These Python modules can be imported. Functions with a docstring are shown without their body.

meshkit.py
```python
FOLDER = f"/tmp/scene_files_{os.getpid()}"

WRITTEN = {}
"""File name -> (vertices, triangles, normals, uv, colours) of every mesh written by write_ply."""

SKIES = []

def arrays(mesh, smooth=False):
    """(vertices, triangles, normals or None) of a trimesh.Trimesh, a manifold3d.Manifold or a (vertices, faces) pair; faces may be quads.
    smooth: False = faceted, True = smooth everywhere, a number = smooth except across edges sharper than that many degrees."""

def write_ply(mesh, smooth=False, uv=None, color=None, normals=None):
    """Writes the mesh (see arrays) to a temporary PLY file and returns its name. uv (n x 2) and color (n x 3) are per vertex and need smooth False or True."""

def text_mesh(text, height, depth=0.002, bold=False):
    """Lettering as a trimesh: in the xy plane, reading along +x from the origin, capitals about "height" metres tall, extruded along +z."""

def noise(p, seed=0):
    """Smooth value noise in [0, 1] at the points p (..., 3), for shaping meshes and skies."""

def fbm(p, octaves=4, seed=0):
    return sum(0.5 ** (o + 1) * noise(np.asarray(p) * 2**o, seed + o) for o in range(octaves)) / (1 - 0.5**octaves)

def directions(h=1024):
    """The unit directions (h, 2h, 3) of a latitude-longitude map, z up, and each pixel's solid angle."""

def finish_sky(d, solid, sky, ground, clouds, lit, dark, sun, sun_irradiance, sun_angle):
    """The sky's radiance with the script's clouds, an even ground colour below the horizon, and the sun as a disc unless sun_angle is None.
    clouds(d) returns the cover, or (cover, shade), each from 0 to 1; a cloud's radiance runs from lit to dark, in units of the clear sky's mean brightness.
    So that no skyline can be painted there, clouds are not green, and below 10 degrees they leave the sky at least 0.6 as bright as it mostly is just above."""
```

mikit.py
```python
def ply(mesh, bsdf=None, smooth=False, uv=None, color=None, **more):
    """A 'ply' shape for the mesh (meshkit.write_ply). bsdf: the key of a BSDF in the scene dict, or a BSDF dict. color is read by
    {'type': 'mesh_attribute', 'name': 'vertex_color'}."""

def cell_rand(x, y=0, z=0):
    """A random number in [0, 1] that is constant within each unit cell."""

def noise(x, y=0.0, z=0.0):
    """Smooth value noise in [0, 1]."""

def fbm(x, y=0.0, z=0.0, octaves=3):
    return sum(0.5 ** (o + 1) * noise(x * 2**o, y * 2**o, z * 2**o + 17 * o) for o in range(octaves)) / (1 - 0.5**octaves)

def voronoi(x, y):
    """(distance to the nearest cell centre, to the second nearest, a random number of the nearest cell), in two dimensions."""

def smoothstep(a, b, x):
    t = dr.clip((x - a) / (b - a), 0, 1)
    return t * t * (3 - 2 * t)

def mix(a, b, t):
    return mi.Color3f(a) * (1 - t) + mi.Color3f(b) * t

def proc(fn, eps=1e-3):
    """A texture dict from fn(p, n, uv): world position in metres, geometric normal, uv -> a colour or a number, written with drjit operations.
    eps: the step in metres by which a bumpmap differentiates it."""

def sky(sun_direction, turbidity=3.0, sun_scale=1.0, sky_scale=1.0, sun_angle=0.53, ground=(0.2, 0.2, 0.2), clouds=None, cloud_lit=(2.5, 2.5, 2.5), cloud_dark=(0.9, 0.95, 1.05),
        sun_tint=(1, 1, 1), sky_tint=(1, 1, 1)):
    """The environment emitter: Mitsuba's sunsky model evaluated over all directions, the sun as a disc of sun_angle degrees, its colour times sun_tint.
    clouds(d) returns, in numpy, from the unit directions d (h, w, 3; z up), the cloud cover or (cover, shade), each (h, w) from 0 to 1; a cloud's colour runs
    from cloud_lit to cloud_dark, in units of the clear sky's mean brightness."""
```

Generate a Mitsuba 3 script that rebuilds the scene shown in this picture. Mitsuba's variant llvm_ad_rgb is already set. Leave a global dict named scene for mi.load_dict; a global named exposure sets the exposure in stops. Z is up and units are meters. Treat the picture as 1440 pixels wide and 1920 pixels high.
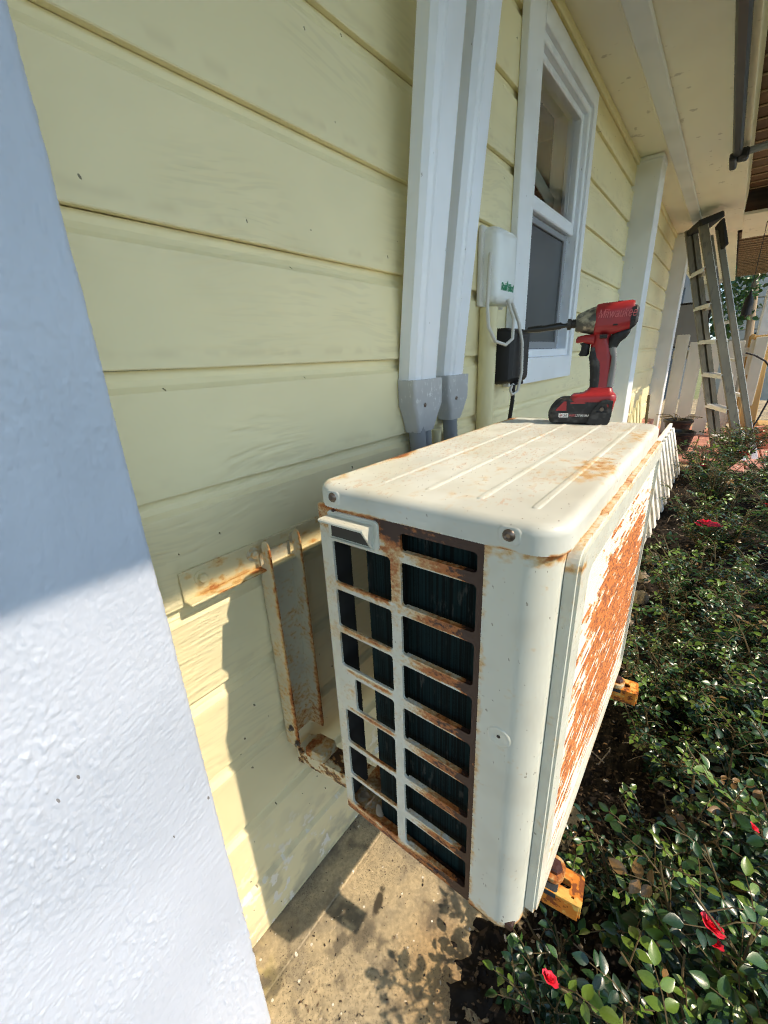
import math, random
import numpy as np, trimesh, mitsuba as mi, mikit, meshkit, manifold3d as m3
import drjit as dr
from shapely.geometry import Polygon, box as sbox
from shapely import affinity
from mikit import noise, fbm, voronoi, smoothstep, mix, cell_rand, proc
T = mi.ScalarTransform4f
scene, labels = {}, {}
random.seed(3)
rng = np.random.default_rng(7)

# ---------------------------------------------------------------- camera, sky, exposure
EYE = np.array([0.55, 0.0, 1.13])
FWD = np.array([-0.5870832, 0.73352822, -0.34244658])
DOWN = np.array([0.1793132, -0.29467987, -0.93862162])
scene['camera'] = {'type': 'perspective', 'fov': 85.39, 'fov_axis': 'x', 'near_clip': 0.02, 'far_clip': 400.0,
                   'to_world': T().look_at(origin=EYE.tolist(), target=(EYE + FWD).tolist(), up=(-DOWN).tolist())}
SUN = (1.0, 0.21, 1.03)
scene['sky'] = mikit.sky(SUN, turbidity=3.0, sun_scale=0.81, sky_scale=2.0, sun_angle=0.6, ground=(0.22, 0.22, 0.17), sun_tint=(0.98, 0.99, 1.03), sky_tint=(1.06, 1.0, 0.92))
exposure = 2.13

# ---------------------------------------------------------------- materials
def rgb(*c): return {'type': 'rgb', 'value': list(c)}
def pr(color, rough=0.5, spec=0.5, metal=0.0, **k):
    c = color if isinstance(color, dict) else rgb(*color)
    return {'type': 'principled', 'base_color': c, 'roughness': rough, 'specular': spec, 'metallic': metal, **k}
def bump(b, fn, scale, eps=5e-4): return {'type': 'bumpmap', 'height': proc(fn, eps), 'bsdf': b, 'scale': scale}
def two(b): return {'type': 'twosided', 'bsdf': b}
def C3(*c): return mi.Color3f(*c)

def specks(a, b, scale, thresh, keep):
    """small isolated flecks: 1 inside a fleck"""
    d, _, w = voronoi(a * scale, b * scale)
    return dr.select((w < keep) & (d < thresh * (0.4 + w / keep)), 1.0, 0.0)

RUST_D, RUST_O, RUST_Y = (0.036, 0.016, 0.011), (0.36, 0.115, 0.026), (0.55, 0.33, 0.09)
def rusty(base, m, p):
    """paint to yellow stain to orange to dark rust as m runs 0..1"""
    n = fbm(p.x * 240, p.y * 240, p.z * 240, 3)
    c = mix(base, RUST_Y, smoothstep(0.30, 0.5, m) * 0.75)
    c = mix(c, RUST_O, smoothstep(0.42, 0.62, m))
    return mix(c, RUST_D, smoothstep(0.60, 0.84, m + 0.40 * (n - 0.5)))

AC_PAINT = (0.56, 0.565, 0.485)
def f_siding(p, n, uv):
    dirt = fbm(p.y * 3, p.z * 5, 1.0, 4)
    c = mix((0.765, 0.690, 0.425), (0.71, 0.645, 0.40), smoothstep(0.35, 0.7, dirt))
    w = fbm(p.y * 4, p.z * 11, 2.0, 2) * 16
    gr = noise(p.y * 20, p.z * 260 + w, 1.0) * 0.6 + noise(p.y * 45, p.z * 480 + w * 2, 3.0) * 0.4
    c = c * (1.0 - 0.055 * smoothstep(0.55, 0.30, gr) * smoothstep(0.40, 0.75, noise(p.y * 5 + 3, p.z * 12, 5.0)))  # grain valleys darkened in the colour, in place of relief shading
    low = smoothstep(0.38, 0.0, p.z) * smoothstep(0.45, 0.72, fbm(p.y * 22, p.z * 30, 7.0, 4))
    c = mix(c, (0.36, 0.34, 0.24), low * 0.55)
    worn = smoothstep(0.34, 0.10, p.z) * smoothstep(0.66, 0.74, fbm(p.y * 60, p.z * 60, 3.0, 3))
    c = mix(c, (0.75, 0.73, 0.64), worn)
    s = specks(p.y + 0.3 * p.z, p.z * 0.6, 40, 0.055, 0.04 + 0.10 * smoothstep(0.9, 0.2, p.z))
    c = mix(c, (0.10, 0.085, 0.05), s * 0.85)
    # dirt that collects in the joint under each butt edge
    k = (p.z - 0.154) / 0.16
    j = k - dr.floor(k)
    seam = smoothstep(0.15, 0.22, j) * smoothstep(0.30, 0.20, j) * smoothstep(0.42, 0.7, fbm(p.y * 30, p.z * 30, 2.0, 3))
    return mix(c, (0.30, 0.22, 0.10), seam * 0.15)
def f_siding_b(p, n, uv):
    w = fbm(p.y * 4, p.z * 11, 2.0, 2) * 16
    patch = smoothstep(0.30, 0.62, noise(p.y * 5 + 3, p.z * 12, 5.0))
    grain = noise(p.y * 20, p.z * 260 + w, 1.0) * 0.6 + noise(p.y * 45, p.z * 480 + w * 2, 3.0) * 0.4
    return (0.25 + patch) * grain + 0.4 * fbm(p.y * 260, p.z * 300, 4.0, 2)
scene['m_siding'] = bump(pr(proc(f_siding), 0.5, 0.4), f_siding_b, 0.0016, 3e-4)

def f_column(p, n, uv):
    s = specks(p.y, p.z * 0.45 + p.y * 0.3, 34, 0.035, 0.05)
    c = mix((0.500, 0.555, 0.655), (0.445, 0.50, 0.595), smoothstep(0.3, 0.7, fbm(p.y * 8, p.z * 6, p.x * 8, 3)))
    crack = smoothstep(0.012, 0.004, dr.abs(noise(p.y * 7, p.z * 2.2, 3.0) - 0.5)) * smoothstep(0.55, 0.62, noise(p.y * 3, p.z * 3, 8.0))
    c = mix(c, (0.38, 0.37, 0.37), crack * 0.6)
    return mix(c, (0.11, 0.10, 0.10), s * 0.8)
def f_column_b(p, n, uv): return fbm(p.y * 420, p.z * 240, p.x * 420, 2)
scene['m_column'] = bump(pr(proc(f_column), 0.40, 0.5), f_column_b, 0.0006, 3e-4)

def f_trim(p, n, uv):
    d = fbm(p.x * 6, p.y * 6, p.z * 4, 3)
    c = mix((0.74, 0.765, 0.80), (0.66, 0.68, 0.70), smoothstep(0.4, 0.75, d))
    s = specks(p.y + p.x, p.z * 0.5, 60, 0.05, 0.03)
    return mix(c, (0.2, 0.19, 0.17), s * 0.7)
scene['m_trim'] = pr(proc(f_trim), 0.4, 0.5)
def f_plastic(p, n, uv):
    d = fbm(p.x * 9, p.y * 9, p.z * 3, 3)
    c = mix((0.74, 0.775, 0.83), (0.66, 0.69, 0.73), smoothstep(0.45, 0.75, d))
    s = specks(p.y + p.x, p.z * 0.4, 55, 0.06, 0.04)
    return mix(c, (0.25, 0.24, 0.22), s * 0.8)
scene['m_plastic'] = pr(proc(f_plastic), 0.33, 0.5)
def f_soffit(p, n, uv):
    d = fbm(p.x * 4, p.y * 3, p.z * 4, 4)
    c = mix((0.87, 0.85, 0.73), (0.81, 0.78, 0.66), smoothstep(0.4, 0.75, d))
    s = smoothstep(0.76, 0.84, fbm(p.x * 24, p.y * 24, 4.0, 3))
    return mix(c, (0.26, 0.24, 0.2), s * 0.4)
scene['m_soffit'] = pr(proc(f_soffit), 0.6, 0.3)
def f_brownwood(p, n, uv):
    g = fbm(p.x * 6, p.y * 130, p.z * 90, 3)
    t = cell_rand(dr.floor(p.y / 0.1625 + 0.5), 3.0, 1.0)
    return mix(mix((0.11, 0.062, 0.034), (0.27, 0.165, 0.095), g), (0.08, 0.05, 0.032), t * 0.6)
scene['m_brownwood'] = pr(proc(f_brownwood), 0.6, 0.3)

# ---- air conditioner paint
def scuffs(p, c):
    a = fbm(p.x * 300 + p.z * 80, p.y * 300, p.z * 120, 2)
    c = mix(c, (0.20, 0.17, 0.12), smoothstep(0.80, 0.86, a) * 0.7)
    return mix(c, (0.49, 0.48, 0.40), 0.5 * smoothstep(0.45, 0.7, fbm(p.x * 18, p.y * 18, p.z * 18, 3)))
def f_lid(p, n, uv):
    big = fbm(p.x * 26, p.y * 14, p.z * 26, 4)
    fine = fbm(p.x * 150, p.y * 110, p.z * 150, 3)
    m = 0.55 * big + 0.45 * fine
    edge = smoothstep(0.205, 0.180, p.x) * smoothstep(0.34, 0.44, p.y) * (0.30 + 0.1 * smoothstep(0.5, 0.7, big))
    blot = smoothstep(0.035, 0.0, dr.abs(p.x - 0.448)) * smoothstep(0.42, 0.56, p.y) * smoothstep(0.90, 0.70, p.y) * 0.22
    skirt = smoothstep(0.9710, 0.9660, p.z) * 0.30 * smoothstep(0.38, 0.6, fbm(p.x * 40, p.y * 40, 3.0, 2))
    front = smoothstep(0.9715, 0.966, p.z) * smoothstep(0.462, 0.471, p.x) * 0.16
    ribs = smoothstep(0.008, 0.002, dr.abs(dr.abs(p.x - 0.313) - 0.0)) * 0.06 + smoothstep(0.006, 0.0, dr.abs(p.x - 0.263)) * 0.09
    grime = smoothstep(0.45, 0.75, fbm(p.x * 12, p.y * 9, 6.0, 4))
    c = mix((0.58, 0.59, 0.53), (0.46, 0.465, 0.41), grime * 0.6)
    c = mix(c, (0.14, 0.10, 0.06), specks(p.x * 1.6, p.y, 90, 0.10, 0.22) * 0.6 * smoothstep(0.992, 0.9935, p.z))
    c = mix(c, (0.50, 0.24, 0.08), smoothstep(0.62, 0.70, fbm(p.x * 330, p.y * 130, 8.0, 3)) * smoothstep(0.42, 0.6, fbm(p.x * 20, p.y * 16, 9.0, 2)) * 0.40 * smoothstep(0.992, 0.9935, p.z))
    return rusty(scuffs(p, c), m * 0.72 + edge + blot + skirt + front + ribs - 0.135, p)
scene['m_lid'] = pr(proc(f_lid), 0.36, 0.5)
def f_endpanel(p, n, uv):
    big = fbm(p.x * 45, p.y * 40, p.z * 32, 4)
    fine = fbm(p.x * 260, p.y * 260, p.z * 260, 3)
    m = 0.5 * big + 0.5 * fine
    right = smoothstep(0.372, 0.400, p.x)
    top = smoothstep(0.925, 0.962, p.z)
    k = (p.z - 0.4345) / 0.0692
    j = k - dr.floor(k)
    bar = smoothstep(0.0, 0.05, j) * smoothstep(0.24, 0.17, j) * smoothstep(0.295, 0.36, p.x) * 0.20
    barl = smoothstep(0.235, 0.17, j) * smoothstep(0.07, 0.16, j) * 0.16 * smoothstep(0.196, 0.21, p.x) * smoothstep(0.291, 0.28, p.x)
    bottom = smoothstep(0.452, 0.429, p.z) * 0.34
    mid = smoothstep(0.018, 0.004, dr.abs(p.x - 0.293)) * smoothstep(0.80, 0.93, p.z) * 0.22
    s = m * 0.74 - 0.06 + 0.80 * right * (0.55 + 0.9 * fine) + 0.34 * top * smoothstep(0.235, 0.30, p.x) + 0.24 * top + 1.9 * bar + 1.6 * barl + 1.25 * bottom + mid
    return rusty(scuffs(p, C3(*AC_PAINT)), s, p)
scene['m_endpanel'] = pr(proc(f_endpanel), 0.5, 0.4)
def f_cabinet(p, n, uv):
    big = fbm(p.x * 50, p.y * 50, p.z * 30, 4)
    fine = fbm(p.x * 220, p.y * 220, p.z * 220, 3)
    m = 0.5 * big + 0.5 * fine
    top = smoothstep(0.945, 0.968, p.z) * (0.16 + 0.20 * smoothstep(0.43, 0.465, p.x))
    side = smoothstep(0.412, 0.404, p.x) * 0.18
    bottom = smoothstep(0.447, 0.429, p.z) * 0.26
    return rusty(scuffs(p, C3(*AC_PAINT)), m * 0.66 - 0.11 + top * 1.15 + side + bottom, p)
scene['m_cabinet'] = pr(proc(f_cabinet), 0.34, 0.5)
def f_grille(p, n, uv):
    si = dr.floor((p.z - 0.459) / 0.00641)
    streak = 0.5 * noise(p.y * 34 + 9 * cell_rand(si, 2.0, 0.0), si, 4.0) + 0.5 * fbm(p.y * 70, p.z * 130, 2.0, 3)
    blot = fbm(p.y * 9 + 4, p.z * 11, 5.0, 3)
    fine = fbm(p.y * 300, p.z * 400, 1.0, 2)
    dy, dz = (p.y - 0.69) / 0.32, (p.z - 0.69) / 0.26
    r = smoothstep(1.2, 0.40, dr.sqrt(dy * dy + dz * dz))
    m = 0.56 * streak + 0.30 * blot + 0.14 * fine + 0.38 * r + 0.20 * (cell_rand(si, 5.0, 1.0) - 0.5) - 0.03
    c = mix(AC_PAINT, (0.66, 0.65, 0.58), 0.5)
    on = smoothstep(0.645, 0.70, m)
    ru = mix((0.48, 0.155, 0.036), (0.24, 0.075, 0.026), smoothstep(0.40, 0.70, fbm(p.y * 120, p.z * 200, 3.0, 3)))
    ru = mix(ru, (0.52, 0.22, 0.05), smoothstep(0.6, 0.75, fine) * 0.7)
    return mix(mix(c, (0.55, 0.30, 0.08), smoothstep(0.60, 0.66, m) * 0.7), ru, on)
scene['m_handle'] = pr(proc(lambda p, n, uv: scuffs(p, C3(*AC_PAINT))), 0.4, 0.5)
scene['m_innersteel'] = pr((0.045, 0.043, 0.038), 0.6, 0.3)
def f_frame(p, n, uv):
    m = 0.5 * fbm(p.x * 50, p.y * 50, p.z * 30, 4) + 0.5 * fbm(p.x * 220, p.y * 220, p.z * 220, 3)
    top = smoothstep(0.958, 0.966, p.z) * 0.20 + smoothstep(0.40, 0.365, p.y) * smoothstep(0.935, 0.945, p.z) * smoothstep(0.955, 0.945, p.z) * 0.2
    return rusty(scuffs(p, C3(*AC_PAINT)), m * 0.66 - 0.06 + top + smoothstep(0.447, 0.429, p.z) * 0.26, p)
scene['m_frame'] = pr(proc(f_frame), 0.34, 0.5)
scene['m_grille'] = pr(proc(f_grille), 0.55, 0.35)
def f_coil(p, n, uv):
    fin = smoothstep(0.3, 0.7, noise(p.x * 900, p.y * 900, p.z * 3))
    lint = smoothstep(0.54, 0.74, fbm(p.x * 260, p.y * 260, p.z * 45, 4)) * smoothstep(0.45, 0.65, fbm(p.x * 30, p.y * 30, p.z * 20, 2))
    c = mix((0.002, 0.004, 0.004), (0.005, 0.017, 0.018), fin)
    return mix(c, (0.085, 0.08, 0.068), lint * 0.4)
scene['m_coil'] = pr(proc(f_coil), 0.8, 0.1)
def f_bracket(p, n, uv):
    m = 0.5 * fbm(p.x * 45, p.y * 45, p.z * 26, 4) + 0.5 * fbm(p.x * 200, p.y * 200, p.z * 200, 3)
    tip = smoothstep(0.45, 0.48, p.x) * 0.08
    low = smoothstep(0.62, 0.46, p.z) * 0.10
    edge = smoothstep(0.030, 0.040, p.x) * smoothstep(0.06, 0.05, p.x) * 0.22
    c = mix((0.60, 0.56, 0.40), (0.44, 0.41, 0.30), fbm(p.x * 20, p.y * 20, p.z * 12, 3))
    return rusty(c, m * 0.85 + tip + low + edge - 0.11, p)
scene['m_bracket'] = pr(proc(f_bracket), 0.55, 0.4)
def f_armtip(p, n, uv):
    m = fbm(p.x * 80, p.y * 80, p.z * 60, 4)
    c = mix((0.62, 0.40, 0.10), (0.56, 0.19, 0.025), smoothstep(0.30, 0.44, m))
    c = mix(c, (0.20, 0.06, 0.016), smoothstep(0.52, 0.64, m + 0.3 * (fbm(p.x * 300, p.y * 300, p.z * 300, 2) - 0.5)))
    w = mix(mix((0.60, 0.55, 0.38), (0.40, 0.2, 0.06), smoothstep(0.46, 0.56, m)), (0.07, 0.035, 0.02), smoothstep(0.54, 0.64, m))
    return mix(w, c, smoothstep(0.38, 0.46, p.x))
scene['m_armtip'] = pr(proc(f_armtip), 0.45, 0.5)
scene['m_ziprail'] = pr(proc(lambda p, n, uv: rusty(mix((0.68, 0.61, 0.36), (0.55, 0.49, 0.30), fbm(p.y * 20, p.z * 20, 1.0, 3)), 0.8 * fbm(p.y * 60, p.z * 90, p.x * 60, 4) - 0.12 + 0.24 * smoothstep(0.832, 0.82, p.z) * smoothstep(0.07, 0.03, dr.abs(p.y - 0.31)), p)), 0.5, 0.4)
scene['m_bolt'] = pr((0.16, 0.13, 0.11), 0.35, 0.5, 0.8)
scene['m_darkbolt'] = pr((0.045, 0.016, 0.014), 0.35, 0.5)
scene['m_black'] = pr((0.012, 0.012, 0.013), 0.55, 0.4)
scene['m_rubber'] = pr((0.03, 0.034, 0.038), 0.75, 0.3)
scene['m_blackgloss'] = pr((0.010, 0.012, 0.014), 0.32, 0.5)
# ---- ground
def f_slab(p, n, uv):
    a = fbm(p.x * 7, p.y * 7, 1.0, 4)
    c = mix((0.46, 0.37, 0.225), (0.35, 0.29, 0.19), smoothstep(0.35, 0.7, a))
    st = smoothstep(0.44, 0.66, fbm(p.x * 18 + 3, p.y * 18, 4.0, 4))
    c = mix(c, (0.22, 0.19, 0.14), st * 0.55)
    d2 = smoothstep(0.12, 0.02, dr.sqrt(dr.square(p.x - 0.315) + dr.square((p.y - 0.40) * 0.8)))
    c = mix(c, (0.34, 0.19, 0.06), d2 * 0.5)
    gr = fbm(p.x * 210, p.y * 210, 2.0, 3)
    c = c * (0.72 + 0.56 * gr)
    dk = smoothstep(0.50, 0.78, fbm(p.x * 30, p.y * 26, 9.0, 5)) * smoothstep(0.40, 0.60, fbm(p.x * 6, p.y * 6, 11.0, 2))
    c = mix(c, (0.11, 0.095, 0.07), dk * 0.8)
    pit = smoothstep(0.62, 0.70, fbm(p.x * 480, p.y * 480, 5.0, 3)) * smoothstep(0.40, 0.62, fbm(p.x * 10, p.y * 9, 11.0, 3))
    c = mix(c, (0.045, 0.038, 0.028), pit * 0.45)
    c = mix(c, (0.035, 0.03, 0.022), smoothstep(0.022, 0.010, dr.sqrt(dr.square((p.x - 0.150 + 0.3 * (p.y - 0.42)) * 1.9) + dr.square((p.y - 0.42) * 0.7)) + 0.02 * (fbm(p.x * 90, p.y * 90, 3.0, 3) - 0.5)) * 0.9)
    yel = smoothstep(0.10, 0.03, p.x) * smoothstep(0.24, 0.15, p.y)
    c = mix(c, (0.62, 0.52, 0.18), yel * 0.6 * smoothstep(0.4, 0.6, fbm(p.x * 40, p.y * 40, 6.0, 3)))
    w = specks(p.x, p.y, 60, 0.12, 0.06)
    c = mix(c, (0.72, 0.68, 0.58), w * 0.9)
    return mix(c, (0.04, 0.035, 0.03), specks(p.x + 5, p.y, 95, 0.10, 0.12) * 0.85)
scene['m_slab'] = bump(pr(proc(f_slab), 0.85, 0.2), lambda p, n, uv: fbm(p.x * 160, p.y * 160, 2.0, 3), 0.0015)
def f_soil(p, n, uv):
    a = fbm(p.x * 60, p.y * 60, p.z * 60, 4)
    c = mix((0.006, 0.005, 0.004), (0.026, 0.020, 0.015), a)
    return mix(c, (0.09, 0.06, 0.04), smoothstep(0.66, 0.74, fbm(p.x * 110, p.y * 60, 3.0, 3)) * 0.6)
scene['m_soil'] = pr(proc(f_soil), 0.9, 0.2)
scene['m_grass'] = pr(proc(lambda p, n, uv: mix((0.12, 0.15, 0.05), (0.24, 0.22, 0.11), fbm(p.x * 3, p.y * 3, 1.0, 4))), 0.9, 0.2)
scene['m_paver'] = pr(proc(lambda p, n, uv: mix((0.38, 0.16, 0.12), (0.50, 0.27, 0.21), fbm(p.x * 25, p.y * 25, p.z * 20, 4))), 0.8, 0.2)
scene['m_vcol'] = two(pr({'type': 'mesh_attribute', 'name': 'vertex_color'}, 0.30, 0.5))
scene['m_vmatte'] = two(pr({'type': 'mesh_attribute', 'name': 'vertex_color'}, 0.8, 0.25))
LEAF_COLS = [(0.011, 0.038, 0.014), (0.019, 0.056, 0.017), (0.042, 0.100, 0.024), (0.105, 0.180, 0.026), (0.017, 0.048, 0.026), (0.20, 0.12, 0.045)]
for i, c in enumerate(LEAF_COLS):
    scene[f'm_leaf{i}'] = two(pr(c, 0.30, 0.55))
scene['m_petal'] = two(pr((0.72, 0.030, 0.065), 0.45, 0.4))
scene['m_petalpink'] = two(pr((0.80, 0.07, 0.15), 0.45, 0.4))
scene['m_stem'] = pr((0.11, 0.085, 0.04), 0.6, 0.3)
scene['m_twig'] = pr((0.26, 0.22, 0.17), 0.8, 0.2)
# ---- things
scene['m_capgrey'] = pr(proc(lambda p, n, uv: mix(mix((0.36, 0.37, 0.38), (0.46, 0.47, 0.475), fbm(p.x * 20, p.y * 20, p.z * 20, 3)), (0.62, 0.63, 0.63), smoothstep(0.60, 0.72, fbm(p.x * 420, p.y * 330, p.z * 90, 3)) * smoothstep(0.97, 1.06, p.z) * smoothstep(0.35, 0.6, fbm(p.x * 60, p.y * 60, p.z * 40, 2)) * 0.8)), 0.55, 0.4)
scene['m_pipegrey'] = pr((0.23, 0.245, 0.26), 0.55, 0.4)
scene['m_conduit'] = pr((0.66, 0.60, 0.36), 0.45, 0.4)
scene['m_timer'] = pr(proc(lambda p, n, uv: mix((0.74, 0.77, 0.76), (0.66, 0.69, 0.69), fbm(p.x * 20, p.y * 20, p.z * 12, 3))), 0.35, 0.5)
scene['m_green'] = pr((0.01, 0.19, 0.085), 0.5, 0.4)
scene['m_cable'] = pr((0.58, 0.57, 0.53), 0.5, 0.4)
scene['m_glass'] = {'type': 'thindielectric', 'int_ior': 1.5}
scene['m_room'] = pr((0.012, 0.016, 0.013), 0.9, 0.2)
scene['m_slantbar'] = pr((0.22, 0.25, 0.21), 0.8, 0.2)
scene['m_curtain'] = pr((0.07, 0.105, 0.085), 0.9, 0.2)
scene['m_screen'] = pr(proc(lambda p, n, uv: mix((0.028, 0.031, 0.034), (0.05, 0.054, 0.058), fbm(p.y * 6, p.z * 5, 1.0, 3))), 0.35, 0.5)
scene['m_screenframe'] = pr((0.22, 0.23, 0.25), 0.45, 0.5)
scene['m_red'] = pr(proc(lambda p, n, uv: mix((0.34, 0.018, 0.022), (0.27, 0.018, 0.022), fbm(p.x * 60, p.y * 60, p.z * 60, 3))), 0.38, 0.5)
scene['m_redlogo'] = pr((0.52, 0.10, 0.10), 0.35, 0.5)
scene['m_drillblack'] = pr(proc(lambda p, n, uv: mix((0.014, 0.014, 0.015), (0.05, 0.05, 0.05), smoothstep(0.5, 0.75, fbm(p.x * 90, p.y * 90, p.z * 90, 3)))), 0.55, 0.4)
scene['m_drillgrey'] = pr((0.17, 0.175, 0.18), 0.6, 0.4)
scene['m_gear'] = pr(proc(lambda p, n, uv: mix((0.10, 0.098, 0.09), (0.42, 0.39, 0.32), smoothstep(0.42, 0.66, fbm(p.x * 70, p.y * 70, p.z * 70, 4)))), 0.42, 0.5, 0.55)
scene['m_whitetext'] = pr((0.75, 0.75, 0.73), 0.5, 0.4)
def f_fibre(p, n, uv):
    d = fbm(p.x * 14, p.y * 14, p.z * 9, 4)
    c = mix((0.14, 0.132, 0.105), (0.215, 0.20, 0.15), d)
    return mix(c, (0.08, 0.07, 0.06), smoothstep(0.58, 0.75, fbm(p.x * 60, p.y * 60, p.z * 16, 4)) * 0.5)
scene['m_fibre'] = pr(proc(f_fibre), 0.55, 0.4)
scene['m_alu'] = pr((0.74, 0.74, 0.73), 0.38, 0.5, 0.35)
scene['m_fence'] = pr(proc(lambda p, n, uv: mix((0.72, 0.69, 0.58), (0.58, 0.55, 0.45), fbm(p.x * 9, p.y * 9, p.z * 4, 4))), 0.65, 0.3)
scene['m_whitewood'] = pr(proc(lambda p, n, uv: mix((0.80, 0.78, 0.72), (0.62, 0.59, 0.52), smoothstep(0.4, 0.7, fbm(p.x * 14, p.y * 14, p.z * 14, 4)))), 0.6, 0.3)
scene['m_ochre'] = pr(proc(lambda p, n, uv: mix((0.56, 0.36, 0.14), (0.44, 0.27, 0.10), fbm(p.x * 10, p.y * 10, p.z * 4, 4))), 0.6, 0.3)
scene['m_terra'] = pr((0.46, 0.20, 0.12), 0.8, 0.2)
scene['m_stone'] = pr(proc(lambda p, n, uv: mix((0.42, 0.40, 0.35), (0.55, 0.52, 0.46), fbm(p.x * 16, p.y * 16, p.z * 16, 4))), 0.85, 0.2)
scene['m_rubble'] = pr(proc(lambda p, n, uv: mix((0.22, 0.17, 0.12), (0.42, 0.36, 0.28), fbm(p.x * 40, p.y * 40, p.z * 40, 4))), 0.9, 0.2)
scene['m_stucco'] = pr((0.40, 0.40, 0.40), 0.85, 0.2)
scene['m_greydoor'] = pr((0.20, 0.21, 0.23), 0.6, 0.3)
scene['m_brownpl'] = pr((0.40, 0.30, 0.20), 0.7, 0.3)

# ---------------------------------------------------------------- helpers
used = {}
def numbered(name):
    n = used.get(name, -1) + 1
    used[name] = n
    return name if n == 0 else f'{name}_{n:03d}'
def thing(name, label, cat, group=None):
    k = numbered(name)
    labels[k] = {'label': label, 'category': cat}
    if group: labels[k]['group'] = group
    return k
def obj(name, mesh, mat, parent=None, smooth=False, label=None, kind=None, **kw):
    k = numbered(parent + '__' + name if parent else name)
    scene[k] = mikit.ply(mesh, mat, smooth, **kw)
    if label or kind:
        labels[k] = {}
        if label: labels[k]['label'] = label
        if kind: labels[k]['kind'] = kind
    return k
def single(name, mesh, mat, label, cat, smooth=False, group=None, kind=None, **kw):
    k = thing(name, label, cat, group)
    if kind: labels[k]['kind'] = kind
    scene[k] = mikit.ply(mesh, mat, smooth, **kw)
    return k
def struct(name, mesh, mat, smooth=False):
    k = numbered(name)
    labels[k] = {'kind': 'structure'}
    scene[k] = mikit.ply(mesh, mat, smooth)
    return k
def place_copy(name, src, to_world, parent, mat=None):
    k = numbered(parent + '__' + name)
    d = dict(src); d['to_world'] = to_world
    scene[k] = d
    return k
cat = trimesh.util.concatenate
def tm(man):
    m = man.to_mesh()
    return trimesh.Trimesh(m.vert_properties[:, :3], m.tri_verts, process=False)
def mf(mesh):
    mesh = mesh.copy(); mesh.merge_vertices()
    return m3.Manifold(m3.Mesh(np.asarray(mesh.vertices, np.float32), np.asarray(mesh.faces, np.uint32)))
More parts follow.
